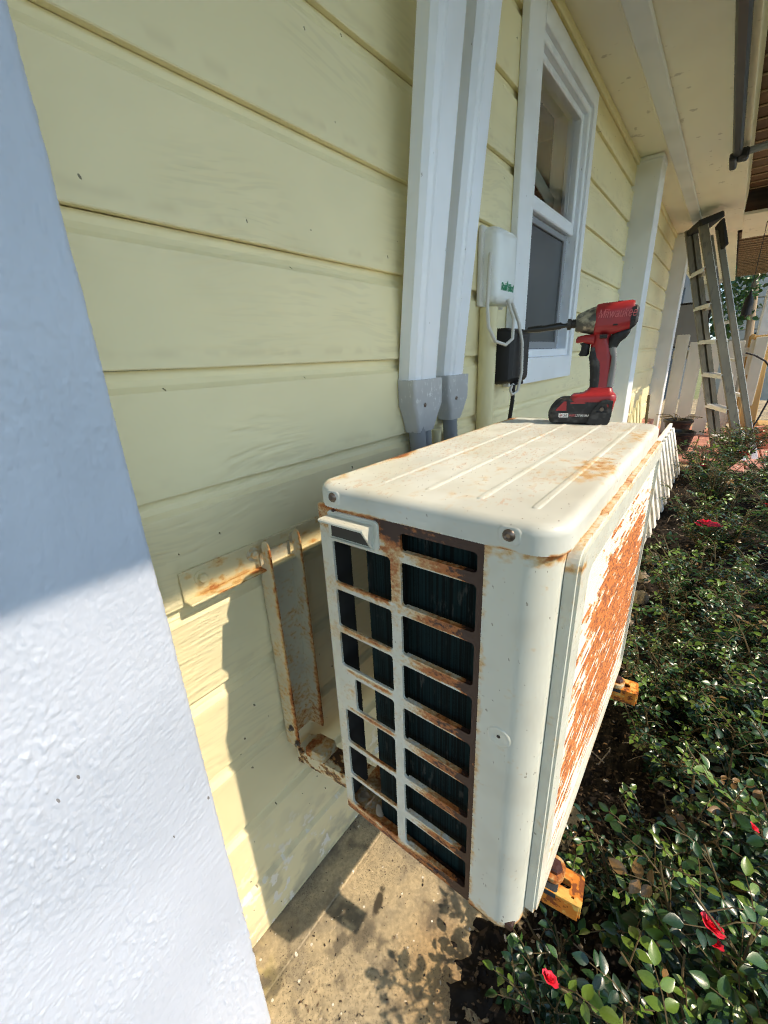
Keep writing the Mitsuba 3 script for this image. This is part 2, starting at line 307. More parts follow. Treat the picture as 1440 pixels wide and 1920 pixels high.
def cb(x0, x1, y0, y1, z0, z1, c=0.002):
    """box with chamfered edges"""
    c = min(c, 0.45 * min(x1 - x0, y1 - y0, z1 - z0))
    P = []
    for x, sx in ((x0, 1), (x1, -1)):
        for y, sy in ((y0, 1), (y1, -1)):
            for z, sz in ((z0, 1), (z1, -1)):
                P += [(x + sx * c, y + sy * c, z), (x + sx * c, y, z + sz * c), (x, y + sy * c, z + sz * c)]
    return tm(m3.Manifold.hull_points(np.array(P, float)))
def frame_box(a, b, w, t, up, c=0.002, taper=1.0):
    """bar from a to b, width w along 'up x axis', thickness t along 'up'"""
    a, b, up = np.array(a, float), np.array(b, float), np.array(up, float)
    d = b - a; L = np.linalg.norm(d); d /= L
    s = np.cross(d, up); s /= np.linalg.norm(s); u = np.cross(s, d)
    m = cb(0, L, -w / 2, w / 2, -t / 2, t / 2, c)
    v = np.array(m.vertices)
    k = 1 + (taper - 1) * v[:, :1] / L
    m.vertices = a + v[:, :1] * d + v[:, 1:2] * k * s + v[:, 2:3] * u
    return m
def tube(pts, r, n=8, closed=True):
    P = np.array(pts, float); N = len(P)
    r = np.broadcast_to(np.array(r, float), (N,))
    t = np.gradient(P, axis=0); t /= np.linalg.norm(t, axis=1, keepdims=True) + 1e-12
    ref = np.array([0.31, 0.17, 0.93]) if abs(t[0] @ np.array([0.31, 0.17, 0.93])) < 0.9 else np.array([1.0, 0, 0])
    u = np.cross(t[0], ref); u /= np.linalg.norm(u)
    rings = []
    a = np.arange(n) * 2 * np.pi / n
    for i in range(N):
        u = u - t[i] * (u @ t[i]); u /= np.linalg.norm(u)
        w = np.cross(t[i], u)
        rings.append(P[i] + r[i] * (np.cos(a)[:, None] * u + np.sin(a)[:, None] * w))
    return loft(rings)
def loft(rings, cap=True):
    n, N = len(rings[0]), len(rings)
    V = np.vstack(rings); F = []
    i = np.arange(n); j = (i + 1) % n
    for k in range(N - 1):
        a, b = k * n, (k + 1) * n
        F += [np.stack([a + i, a + j, b + j], 1), np.stack([a + i, b + j, b + i], 1)]
    if cap:
        c0, c1 = len(V), len(V) + 1
        V = np.vstack([V, rings[0].mean(0), rings[-1].mean(0)])
        F += [np.stack([j, i, np.full(n, c0)], 1), np.stack([(N - 1) * n + i, (N - 1) * n + j, np.full(n, c1)], 1)]
    m = trimesh.Trimesh(V, np.vstack(F), process=False)
    if cap and m.volume < 0: m.invert()
    return m
def rr(w, h, r, n=5):
    """points of a rounded rectangle centred on the origin"""
    r = min(r, 0.499 * w, 0.499 * h); P = []
    for cx, cy, a0 in ((w / 2 - r, h / 2 - r, 0), (-w / 2 + r, h / 2 - r, 90), (-w / 2 + r, -h / 2 + r, 180), (w / 2 - r, -h / 2 + r, 270)):
        for k in range(n + 1):
            a = math.radians(a0 + 90 * k / n)
            P.append((cx + r * math.cos(a), cy + r * math.sin(a)))
    return np.array(P)
def rloft(w, h, r, prof, n=5):
    """lofted rounded box in xy; prof: list of (z, inset)"""
    R = []
    for z, ins in prof:
        q = rr(w - 2 * ins, h - 2 * ins, max(r - ins, 0.0005), n)
        R.append(np.column_stack([q, np.full(len(q), z)]))
    return loft(R)
def move(m, *t):
    m = m.copy(); m.vertices = np.array(m.vertices) + np.array(t); return m
def basis(m, ex, ey, ez, o):
    m = m.copy(); v = np.array(m.vertices)
    m.vertices = np.array(o) + v[:, :1] * np.array(ex) + v[:, 1:2] * np.array(ey) + v[:, 2:3] * np.array(ez)
    if np.dot(np.cross(ex, ey), ez) < 0: m.invert()
    return m
def extr(poly, h):
    return trimesh.creation.extrude_polygon(poly, h, engine='earcut')
def lathe(prof, n=24):
    a = np.arange(n) * 2 * np.pi / n
    return loft([np.column_stack([r * np.cos(a), r * np.sin(a), np.full(n, z)]) for r, z in prof])
X, Y, Z = np.eye(3)
def hexbolt(r, h):
    m = cat([rloft(2 * r, 2 * r, r, [(0, 0), (0.0015, 0)], 4), lathe([(r * 0.62, 0.0015), (r * 0.62, h - 0.001), (r * 0.52, h)], 6)])
    return m

# ---------------------------------------------------------------- ground
def grid_mesh(x0, x1, y0, y1, nx, ny, hf):
    xs, ys = np.linspace(x0, x1, nx), np.linspace(y0, y1, ny)
    gx, gy = np.meshgrid(xs, ys, indexing='ij')
    V = np.column_stack([gx.ravel(), gy.ravel(), hf(gx.ravel(), gy.ravel())])
    i, j = np.meshgrid(np.arange(nx - 1), np.arange(ny - 1), indexing='ij')
    a = (i * ny + j).ravel()
    F = np.vstack([np.stack([a, a + ny, a + ny + 1], 1), np.stack([a, a + ny + 1, a + 1], 1)])
    return trimesh.Trimesh(V, F, process=False)
struct('ground', trimesh.Trimesh([[-60, -60, -0.06], [60, -60, -0.06], [60, 60, -0.06], [-60, 60, -0.06]], [[0, 1, 2], [0, 2, 3]], process=False), 'm_grass')
def bed_edge(y):   # where the soil meets the slab
    return 0.405 + 0.03 * np.sin(y * 9) + 0.02 * np.sin(y * 23 + 1)
def soil_h(x, y):
    p = np.column_stack([x, y, 0 * x])
    rise = 0.26 * np.clip((y - 0.9) / 2.6, 0, 1) + 0.0
    e = np.clip((x - bed_edge(y) - 0.10 * (meshkit.fbm(p * 22, 4, 9) - 0.5)) / 0.10, -1, 1)
    return rise + 0.020 * e + 0.030 * (meshkit.fbm(p * 14, 4) - 0.5) + 0.02 * (meshkit.fbm(p * 60, 2, 5) - 0.5)
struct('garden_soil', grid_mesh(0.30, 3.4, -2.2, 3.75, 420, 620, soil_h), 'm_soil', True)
n_edge = 60
ys = np.linspace(-2.2, 3.6, n_edge)
slab_poly = Polygon([(-0.25, -2.2)] + [(float(0.47 + 0.02 * math.sin(y * 7)), float(y)) for y in ys] + [(-0.25, 3.6)])
sl = extr(slab_poly, 0.05); sl.apply_translation([0, 0, -0.05])
struct('concrete_slab', sl, 'm_slab')
struct('mortar_strip', cb(-0.02, 0.072, 0.02, 3.5, 0.0008, 0.006, 0.003), 'm_slab')
# raised brick patio at the far end
pat = struct('brick_patio', cb(-0.2, 3.4, 3.76, 9.0, -0.05, 0.285, 0.004), 'm_slab')
for i in range(9):
    for j in range(16):
        x0 = 0.03 + j * 0.108 - 0.0; y0 = 3.77 + i * 0.212 + (0.106 if j % 2 else 0)
        if x0 < 1.7:
            obj('paver', cb(x0, x0 + 0.1, y0, y0 + 0.204, 0.27, 0.300 + random.uniform(-0.003, 0.003), 0.004), 'm_paver', pat)

# ---------------------------------------------------------------- house wall with lap siding
wall = thing('house_wall', 'long pale yellow wall of horizontal lap siding running away beside the air conditioner', 'wall')
def siding(zb, y0, y1, htop=0.16):
    prof = [(-0.022, zb + 0.001), (-0.001, zb - 0.0002), (0.0, zb + 0.0012), (0.0, zb + htop - 0.0265), (-0.0015, zb + htop - 0.0255), (-0.0085, zb + htop - 0.0195), (-0.0115, zb + htop - 0.012), (-0.0115, zb + htop - 0.0006), (-0.022, zb + htop - 0.0006)]
    n = max(2, int((y1 - y0) / 0.04))
    yy = np.linspace(y0, y1, n)
    R = []
    for y in yy:
        wob = 0.0012 * (meshkit.noise(np.array([[y * 9, zb * 31, 0.0]]))[0] - 0.5)
        R.append(np.array([(x + (wob if k in (1, 2, 3) else 0), y, z + (wob if k in (0, 1, 2) else 0)) for k, (x, z) in enumerate(prof)]))
    return loft(R)
BASE = 0.171 - 0.16
WY0, WY1, WZ0, WZ1 = 1.40, 1.955, 1.12, 1.945      # hole for the window
hole = m3.Manifold.cube([0.2, WY1 - WY0, WZ1 - WZ0]).translate([-0.1, WY0, WZ0])
POSTS = [(2.90, 3.06), (4.90, 5.06)]
bays = [(-0.9, 2.90), (3.06, 4.90), (5.06, 6.2)]
for k in range(13):
    zb = BASE + k * 0.16 + (0.0 if k < 1 else 0.0)
    h = min(0.16, 2.05 - zb)
    if h < 0.05: continue
    for b0, b1 in bays:
        m = siding(zb + (0.004 if k == 0 else 0), b0, b1, h)
        if b0 < 0 and zb + h > WZ0 and zb < WZ1:
            d = mf(m) - hole
            m = tm(d)
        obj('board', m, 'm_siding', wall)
backing = mf(cb(-0.12, -0.023, -0.95, 6.2, -0.05, 2.3, 0.001)) - hole.translate([-0.05, 0, 0])
obj('sheathing', tm(backing), 'm_soffit', wall)
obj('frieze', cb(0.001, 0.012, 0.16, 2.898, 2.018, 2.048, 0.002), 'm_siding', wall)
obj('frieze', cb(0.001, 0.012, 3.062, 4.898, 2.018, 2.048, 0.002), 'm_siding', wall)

# ---------------------------------------------------------------- columns on the wall
def column_mesh():
    R, yE, xF = 0.006, 0.159, 0.107
    sy = np.concatenate([np.linspace(-0.30, -0.12, 12)[:-1], np.linspace(-0.12, yE - R, 175)])
    q = [(xF, y, 1.0, 0.0) for y in sy]
    q += [(xF - R + R * math.cos(a), yE - R + R * math.sin(a), math.cos(a), math.sin(a)) for a in np.linspace(0, math.pi / 2, 7)[1:]]
    q += [(x, yE, 0.0, 1.0) for x in np.linspace(xF - R, -0.01, 30)[1:]]
    q = np.array(q)
    zz = np.concatenate([np.linspace(-0.02, 1.45, 860), np.linspace(1.45, 2.045, 60)[1:]])
    n, N = len(q), len(zz)
    arc = np.concatenate([[0], np.cumsum(np.linalg.norm(np.diff(q[:, :2], axis=0), axis=1))])
    A, B = np.meshgrid(arc, zz, indexing='ij')
    P = np.column_stack([A.ravel(), B.ravel(), 0 * A.ravel()])
    low = np.clip((1.0 - P[:, 1]) / 0.2, 0, 1)
    q1 = meshkit.fbm(P * [9, 5, 1], 3, 1)
    warp = 0.010 * (q1 - 0.5)
    W = P + np.column_stack([warp, 0.6 * warp, 0 * warp])
    wood = meshkit.fbm(W * [170, 34, 1], 3, 2)                       # upright brush and grain marks
    grit = meshkit.fbm(W * [290, 220, 1], 2, 3)
    drip = np.clip(meshkit.fbm(W * [230, 105, 1], 3, 4) - 0.52, 0, 1) / 0.2
    swath = np.clip((meshkit.fbm(P * [7, 4.5, 1], 2, 6) - 0.40) / 0.2, 0, 1)
    diag = meshkit.fbm(np.column_stack([(P[:, 0] + 0.5 * P[:, 1]) * 90, (P[:, 1] - 0.4 * P[:, 0]) * 290, 0 * q1]), 2, 8)
    h = 0.0011 * (wood - 0.5) * (1.0 - 0.35 * low) + (0.0005 + 0.0012 * swath * low) * (grit - 0.5) + 0.0013 * drip * swath * (0.35 + 0.65 * low) + 0.0010 * (diag - 0.5) * low * (1 - 0.6 * swath)
    h += 0.002 * (meshkit.fbm(P * [16, 8, 1], 2, 9) - 0.5)
    h = (1.05 * h).reshape(n, N)
    X_ = q[:, None, 0] + q[:, None, 2] * h; Y_ = q[:, None, 1] + q[:, None, 3] * h
    V = np.column_stack([X_.ravel(), Y_.ravel(), B.ravel()])
    i, j = np.meshgrid(np.arange(n - 1), np.arange(N - 1), indexing='ij')
    a = (i * N + j).ravel()
    return trimesh.Trimesh(V, np.vstack([np.stack([a, a + N, a + N + 1], 1), np.stack([a, a + N + 1, a + 1], 1)]), process=False)
single('wall_column', column_mesh(), 'm_column', 'thick white painted column with rough bumpy paint filling the left side', 'column', True)
for (a, b), lab in zip(POSTS, ('white pilaster on the yellow wall between the window and the ladder', 'farther white pilaster on the yellow wall beside the pale fence')):
    t = thing('wall_pilaster', lab, 'pilaster')
    obj('shaft', cb(-0.02, 0.113, a, b, -0.02, 2.028, 0.003), 'm_trim', t)
    obj('cap_board', cb(-0.02, 0.116, a - 0.003, b + 0.003, 2.0285, 2.046, 0.002), 'm_trim', t)

# ---------------------------------------------------------------- porch roof
roof = thing('porch_roof', 'cream painted porch ceiling with open brown timber bays above the wall', 'roof')
obj('soffit', cb(-0.1, 0.447, -2.5, 5.2, 2.05, 2.07, 0.002), 'm_soffit', roof)
obj('soffit_joint', cb(0.128, 0.136, -2.5, 5.15, 2.040, 2.052, 0.002), 'm_soffit', roof)
obj('beam', cb(0.1365, 0.20, -2.5, 5.18, 2.034, 2.0505, 0.003), 'm_trim', roof)
obj('soffit', cb(0.447, 1.22, 4.66, 5.60, 2.048, 2.070, 0.002), 'm_soffit', roof)
obj('soffit', cb(-0.1, 0.415, 5.201, 9.0, 2.048, 2.070, 0.002), 'm_soffit', roof)
obj('lining', cb(0.435, 0.447, -2.5, 4.655, 2.071, 2.21, 0.001), 'm_soffit', roof)
obj('fascia', cb(1.222, 1.245, -2.5, 9.0, 2.107, 2.26, 0.003), 'm_trim', roof)
for i in range(44):
    y0 = -2.5 + i * 0.1625
    if y0 + 0.158 < 4.75:
        obj('plank', cb(0.40, 1.221, y0, y0 + 0.157, 2.215 + random.uniform(0, 0.004), 2.235, 0.003), 'm_brownwood', roof)
        if y0 > 1.0: obj('strip', cb(0.45, 1.22, y0 + 0.153, y0 + 0.167, 2.2095, 2.2145, 0.001), 'm_brownpl', roof)  # tan strip coloured to imitate light coming through the plank gap
for i in range(24):
    y0 = 5.615 + i * 0.14
    obj('plank', cb(0.42, 1.221, y0, y0 + 0.133, 2.10 + random.uniform(0, 0.004), 2.12, 0.003), 'm_brownwood', roof)
    obj('strip', cb(0.43, 1.22, y0 + 0.129, y0 + 0.144, 2.0945, 2.0995, 0.001), 'm_brownpl', roof)  # pale strip again painting the light between planks
obj('deck', cb(-0.1, 1.26, -2.5, 9.0, 2.262, 2.30, 0.003), 'm_brownwood', roof)
t = thing('awning_bar', 'black metal bar hanging under the porch ceiling with a hooked end', 'bar')
obj('bar', frame_box((0.414, 0.9, 2.015), (0.405, 3.10, 2.015), 0.038, 0.03, Z, 0.008), 'm_blackgloss', t)
obj('end_bracket', cat([cb(0.375, 0.405, 3.08, 3.24, 1.985, 2.02, 0.006), cb(0.405, 0.45, 3.09, 3.16, 1.99, 2.035, 0.008)]), 'm_blackgloss', t)
obj('arm', tube([(0.43, 3.12, 2.02), (0.62, 3.10, 2.03), (0.95, 3.08, 2.06), (1.2, 3.06, 2.1)], 0.016, 8), 'm_pipegrey', t, 40)

# ---------------------------------------------------------------- window
win = thing('sash_window', 'white framed double sash window in the yellow wall behind the cordless driver', 'window')
def yz_frame(y0, y1, z0, z1, wl, wr, wb, wt, x0, x1, c=0.003):
    return cat([cb(x0, x1, y0, y0 + wl, z0, z1, c), cb(x0, x1, y1 - wr, y1, z0, z1, c), cb(x0, x1 - 0.0005, y0 + wl, y1 - wr, z0, z0 + wb, c), cb(x0, x1 - 0.0005, y0 + wl, y1 - wr, z1 - wt, z1, c)])
for nm, b in (('trim_board', (1.312, 1.42, 1.035, 1.985)), ('trim_board', (1.945, 1.985, 1.035, 1.985))):
    obj(nm, cb(0.001, 0.022, *b[:2], *b[2:], 0.002), 'm_trim', win)
obj('trim_board', cb(0.001, 0.0225, 1.42, 1.945, 1.035, 1.117, 0.002), 'm_trim', win)
obj('trim_board', cb(0.001, 0.0225, 1.42, 1.945, 1.935, 1.985, 0.002), 'm_trim', win)
fr = obj('frame', yz_frame(1.420, 1.945, 1.118, 1.935, 0.022, 0.022, 0.026, 0.022, -0.06, 0.012), 'm_plastic', win)
up = obj('upper_sash', yz_frame(1.442, 1.923, 1.545, 1.913, 0.028, 0.024, 0.04, 0.02, -0.030, -0.004), 'm_plastic', win)
obj('pane', trimesh.Trimesh([[-0.016, 1.465, 1.58], [-0.016, 1.905, 1.58], [-0.016, 1.905, 1.90], [-0.016, 1.465, 1.90]], [[0, 1, 2], [0, 2, 3]], process=False), 'm_glass', up)
lo = obj('lower_sash', yz_frame(1.442, 1.923, 1.144, 1.548, 0.020, 0.020, 0.02, 0.02, -0.055, -0.031), 'm_plastic', win)
obj('pane', trimesh.Trimesh([[-0.045, 1.46, 1.16], [-0.045, 1.905, 1.16], [-0.045, 1.905, 1.53], [-0.045, 1.46, 1.53]], [[0, 1, 2], [0, 2, 3]], process=False), 'm_glass', lo)
obj('insect_screen', cb(-0.0285, -0.026, 1.470, 1.875, 1.170, 1.520, 0.0005), 'm_screen', win)
obj('screen_frame', yz_frame(1.444, 1.90, 1.146, 1.542, 0.025, 0.025, 0.025, 0.02, -0.030, -0.019, 0.002), 'm_screenframe', win)
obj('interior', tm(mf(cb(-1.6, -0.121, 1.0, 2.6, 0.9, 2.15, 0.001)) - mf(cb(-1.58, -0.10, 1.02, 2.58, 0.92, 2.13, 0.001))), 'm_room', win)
obj('slant_bar', frame_box((-0.10, 1.36, 1.80), (-0.10, 2.0, 1.66), 0.05, 0.004, X, 0.001), 'm_slantbar', win)  # pale slanted bar giving the upper pane its diagonal band
cur = []
for i in range(26):
    y = 1.40 + i * 0.022
    x = -0.165 + 0.012 * math.sin(i * 1.9)
    cur.append([(x, y, 1.0), (x - 0.003, y, 1.0), (x - 0.003, y, 1.93), (x, y, 1.93)])
obj('curtain', loft([np.array(c) for c in cur[:9]]), 'm_curtain', win)

# ---------------------------------------------------------------- line set covers
def line_cover(y0, y1, lab, zb, cz):
    t = thing('pipe_cover', lab, 'pipe cover', 'white pipe covers on the yellow wall')
    w = y1 - y0
    prof = [(0, 0), (0.026, 0), (0.036, 0.010), (0.0365, 0.26 * w), (0.0400, 0.30 * w), (0.0400, 0.70 * w), (0.0365, 0.74 * w), (0.036, w - 0.010), (0.026, w), (0, w)]
    R = []
    for z in np.linspace(cz, 2.045, 12):
        lean = 0.1 * (z - 1.08)
        R.append(np.array([(max(0.001, lean) + a, y0 + b, z) for a, b in prof]))
    obj('duct', loft(R), 'm_plastic', t, 25)
    P = lambda w_, d_, r_: rr(w_, d_, r_, 5)
    R = []
    for z, yy, dd, xx in ((cz + 0.008, w + 0.012, 0.048, 0.024), (cz - 0.045, w + 0.010, 0.048, 0.024), (cz - 0.070, w * 0.86, 0.045, 0.023), (zb, w * 0.66, 0.038, 0.020)):
        q = P(dd, yy, 0.008)
        R.append(np.column_stack([q[:, 0] + xx, q[:, 1] + (y0 + y1) / 2, np.full(len(q), z)]))
    c = obj('end_cap', loft(R), 'm_capgrey', t, 30)
    sc = basis(lathe([(0.0045, 0), (0.0042, 0.0015), (0.0028, 0.0025)], 12), Y, Z, X, (0.048, y0 + 0.3 * w, cz - 0.045))
    obj('screw', sc, 'm_bolt', c)
    return t
t = line_cover(0.755, 0.858, 'wider nearer white pipe cover with a scuffed grey tapered end', 0.975, 1.080)
obj('pipe', tube([(0.022, 0.790, 0.99), (0.026, 0.792, 0.93), (0.06, 0.80, 0.86), (0.12, 0.80, 0.82), (0.19, 0.80, 0.80)], 0.019, 12), 'm_pipegrey', t, 40)
obj('pipe', tube([(0.020, 0.826, 0.99), (0.024, 0.828, 0.92), (0.06, 0.832, 0.80), (0.12, 0.83, 0.76), (0.19, 0.83, 0.75)], 0.015, 12), 'm_pipegrey', t, 40)
t = line_cover(0.900, 0.985, 'narrower farther white pipe cover behind the first one', 0.985, 1.082)
obj('pipe', tube([(0.020, 0.945, 0.995), (0.024, 0.947, 0.90), (0.03, 0.95, 0.70)], 0.018, 12), 'm_pipegrey', t, 40)
single('drain_pipe', tube([(0.018, 0.885, 0.965), (0.018, 0.885, 0.5), (0.018, 0.885, 0.02)], 0.011, 12), 'm_conduit', 'short pale yellow pipe end between the two grey duct ends', 'pipe', 40)

# ---------------------------------------------------------------- irrigation timer, outlet box, conduit, cables
tim = thing('irrigation_timer', 'pale grey rounded control box with green lettering beside the window', 'controller')
body = rloft(0.138, 0.176, 0.022, [(0, 0), (0.018, 0), (0.030, 0.004), (0.036, 0.012), (0.038, 0.024)], 6)
obj('cover', basis(body, Y, Z, X, (0.012, 1.190, 1.345)), 'm_timer', tim, 40)
obj('back_case', cb(0.001, 0.0125, 1.110, 1.262, 1.252, 1.435, 0.003), 'm_cable', tim)
tx = cat([meshkit.text_mesh('Rain', 0.017, 0.0012, True), move(meshkit.text_mesh('Bird', 0.017, 0.0012, True), 0.053, 0, 0)])
leafm = extr(Polygon([(0.041, 0.002), (0.0385, 0.012), (0.0435, 0.024), (0.049, 0.015), (0.0455, 0.006)]), 0.0012)
txt = cat([tx, leafm]); v = np.array(txt.vertices); v[:, 0] += 0.22 * v[:, 1]; v[:, 0] *= 0.83; txt.vertices = v
obj('lettering', basis(txt, Y, Z, X, (0.0502, 1.152, 1.290)), 'm_green', tim)
single('conduit', tube([(0.022, 1.145, 1.25), (0.022, 1.145, 0.8), (0.022, 1.145, 0.02)], 0.024, 16), 'm_conduit', 'pale yellow upright conduit rising to the control box', 'conduit', 40)
ob = thing('outlet_box', 'black weatherproof box on the wall under the pale control box', 'outlet box')
obj('cover', basis(rloft(0.150, 0.150, 0.014, [(0, 0), (0.045, 0), (0.062, 0.006), (0.070, 0.016)], 4), Y, Z, X, (0.004, 1.262, 1.125)), 'm_black', ob, 30)
obj('latch', cb(0.055, 0.078, 1.235, 1.285, 1.046, 1.056, 0.002), 'm_black', ob)
single('power_cable', tube([(0.05, 1.20, 1.27), (0.072, 1.195, 1.22), (0.078, 1.18, 1.17), (0.07, 1.155, 1.155), (0.055, 1.12, 1.165), (0.048, 1.09, 1.20), (0.045, 1.085, 1.25), (0.040, 1.098, 1.32), (0.032, 1.118, 1.37)], 0.0045, 8), 'm_cable', 'white looped cable hanging from the left of the control box', 'cable', True)
single('signal_cable', tube([(0.055, 1.222, 1.262), (0.075, 1.228, 1.21), (0.083, 1.24, 1.16), (0.085, 1.245, 1.08), (0.08, 1.238, 1.03), (0.07, 1.222, 1.02), (0.066, 1.215, 1.035), (0.07, 1.225, 1.05)], 0.0045, 8), 'm_cable', 'white cable running down in front of the black box', 'cable', True)
single('black_cable', tube([(0.072, 1.225, 1.048), (0.068, 1.232, 1.0), (0.055, 1.24, 0.9), (0.03, 1.24, 0.6), (0.02, 1.24, 0.05)], 0.006, 8), 'm_black', 'black cable dropping from under the black box', 'cable', True)

# ---------------------------------------------------------------- air conditioner
ac = thing('air_conditioner', 'rusted cream outdoor air conditioner unit held on a wall bracket', 'air conditioner')
AX0, AX1, AY0, AY1, AZ0, AZ1 = 0.176, 0.471, 0.329, 0.960, 0.428, 0.995
lidw, lidd = AX1 - AX0 + 0.002, AY1 - AY0
lid_m = rloft(lidw, lidd, 0.030, [(0.9665, 0.0008), (0.9668, 0.0), (0.984, 0.0), (0.9885, 0.0012), (0.9915, 0.0036), (0.9935, 0.007), (0.9945, 0.012)], 8)
lid = obj('lid', move(lid_m, (AX0 + AX1) / 2, (AY0 + AY1) / 2, 0), 'm_lid', ac, 60)
for x in (0.254, 0.315, 0.377, 0.433):
    y0, y1 = 0.370, 0.915
    rib = rloft(0.0095, y1 - y0, 0.0046, [(0.9938, 0), (0.9949, 0.0008), (0.9955, 0.002), (0.9957, 0.0035)], 6)
    obj('rib', move(rib, x, (y0 + y1) / 2, 0), 'm_lid', lid, 60)
for x, z in ((0.2105, 0.9805), (0.426, 0.9815)):
    s = lathe([(0.0062, 0), (0.006, 0.0012), (0.0046, 0.003), (0.003, 0.0036), (0.0022, 0.0028)], 16)
    obj('screw', basis(s, X, Z, -Y, (x, AY0, z)), 'm_bolt', lid, 40)
    seat = rloft(0.022, 0.019, 0.006, [(0, 0), (0.0012, 0.0012), (0.0014, 0.003)], 5)
    obj('screw_seat', basis(seat, X, Z, -Y, (x, AY0 + 0.0004, z - 0.001)), 'm_lid', lid, 40)
# end panel with its openings
PX0, PX1, PZ0, PZ1 = 0.179, 0.4025, AZ0, 0.968
plate = sbox(PX0, PZ0, PX1, PZ1).buffer(-0.004).buffer(0.004, 4)
def rhole(x0, x1, z0, z1): return sbox(x0, z0, x1, z1).buffer(-0.0045).buffer(0.0045, 5)
RB = [0.9325, 0.8635, 0.795, 0.725, 0.6565, 0.5865, 0.519, 0.448]
RT = [0.9545, 0.9195, 0.8505, 0.7795, 0.711, 0.6425, 0.574, 0.504]
LB = [0.862, 0.794, 0.7285, 0.657, 0.5825, 0.5135, 0.446]
LT = [0.921, 0.8515, 0.7845, 0.714, 0.648, 0.5735, 0.5065]
for i in range(8):
    plate = plate.difference(rhole(0.3045 - 0.001 * i, 0.3955, RB[i], RT[i]))
for i in range(7):
    plate = plate.difference(rhole((0.218 if i == 3 else 0.1985 - 0.0010 * i), 0.2895 - 0.001 * i, LB[i], LT[i]))
pm = extr(plate.simplify(0.0002), 0.0035)
endp = obj('end_panel', basis(pm, X, Z, Y, (0, AY0 + 0.0035, 0)), 'm_endpanel', ac, label='rust eaten grille panel with two columns of openings')
# folded rims behind the openings, so that the sheet reads as pressed steel
for i in range(8):
    for z in (RB[i], RT[i]):
        s = -1 if z == RB[i] else 1
        obj('rim', cb(0.308 - 0.001 * i, 0.392, AY0 + 0.0069, AY0 + 0.0105, min(z, z + s * 0.0018), max(z, z + s * 0.0018), 0.0004), 'm_endpanel', endp)
# handle
flange = rloft(0.080, 0.037, 0.006, [(0, 0), (0.0016, 0.0006), (0.0022, 0.002)], 5)
hd = obj('handle', basis(flange, X, Z, -Y, (0.2355, AY0 + 0.0034, 0.9435)), 'm_handle', ac, 40)
hood = np.array([[0, 0], [0.017, 0.0], [0.0185, -0.0015], [0.0185, -0.0035], [0.0155, -0.0045], [0.0, -0.004]])
R = [np.array([(x, AY0 + 0.0014 - a, 0.9565 + b) for a, b in hood]) for x in np.linspace(0.199, 0.2685, 6)]
obj('hood', loft(R), 'm_handle', hd, 30)
side = [[(x, AY0 + 0.0014 - 0.0175 * (1 - k) - 0.001, 0.9535 - 0.028 * k), (x, AY0 + 0.0014, 0.9535 - 0.028 * k), (x + 0.003, AY0 + 0.0014, 0.9535 - 0.028 * k), (x + 0.003, AY0 + 0.0014 - 0.0175 * (1 - k) - 0.001, 0.9535 - 0.028 * k)] for x in (0.2655,) for k in np.linspace(0, 0.93, 6)]
obj('cheek', loft([np.array(s) for s in side]), 'm_handle', hd)
obj('lip', cb(0.1995, 0.2685, AY0 - 0.002, AY0 + 0.0014, 0.9255, 0.9275, 0.0008), 'm_handle', hd)
obj('recess', cb(0.202, 0.2650, AY0 + 0.0004, AY0 + 0.0011, 0.929, 0.952, 0.0002), 'm_innersteel', hd)
# wrapped cabinet corner and front
cc = sbox(0.403, AY0 + 0.0015, 0.4665, AY1 - 0.005)
corner = sbox(0.403, AY0 + 0.0015, 0.50, 0.99).intersection(sbox(0.36, AY0 + 0.0015, 0.4665, 0.955).buffer(-0.030).buffer(0.030, 10))
inner = corner.buffer(-0.002)
cab = extr(corner.difference(sbox(0.36, 0.42, 0.4640, 0.93)), 0.968 - AZ0 - 0.004)
cab.apply_translation([0, 0, AZ0 + 0.002])
# round the bottom end by pulling in the lowest ring
cabt = obj('corner_panel', cab, 'm_cabinet', ac, 50)
bot = [(AZ0 + 0.002, 0.0), (AZ0 - 0.002, 0.001), (AZ0 - 0.006, 0.0035), (AZ0 - 0.008, 0.008)]
q = np.array(corner.exterior.coords)[:-1]
cen = np.array([0.4345, 0.645])
R = []
for z, ins in bot:
    R.append(np.column_stack([cen[0] + (q[:, 0] - cen[0]) * (1 - ins / 0.032), cen[1] + (q[:, 1] - cen[1]) * (1 - ins / 0.31), np.full(len(q), z)]))
obj('bottom_edge', loft(R[::-1]), 'm_cabinet', cabt, 50)
dim = lathe([(0.0135, -0.0002), (0.0125, 0.0010), (0.010, 0.0014), (0.006, 0.0004), (0.0028, 0.0002)], 24)
dp = obj('dimple', basis(dim, X, Z, -Y, (0.4285, AY0 + 0.0015, 0.747)), 'm_cabinet', cabt, 60)
obj('hole', basis(lathe([(0.0022, 0), (0.002, 0.0005)], 10), X, Z, -Y, (0.4285, AY0 + 0.0014, 0.7475)), 'm_black', dp)
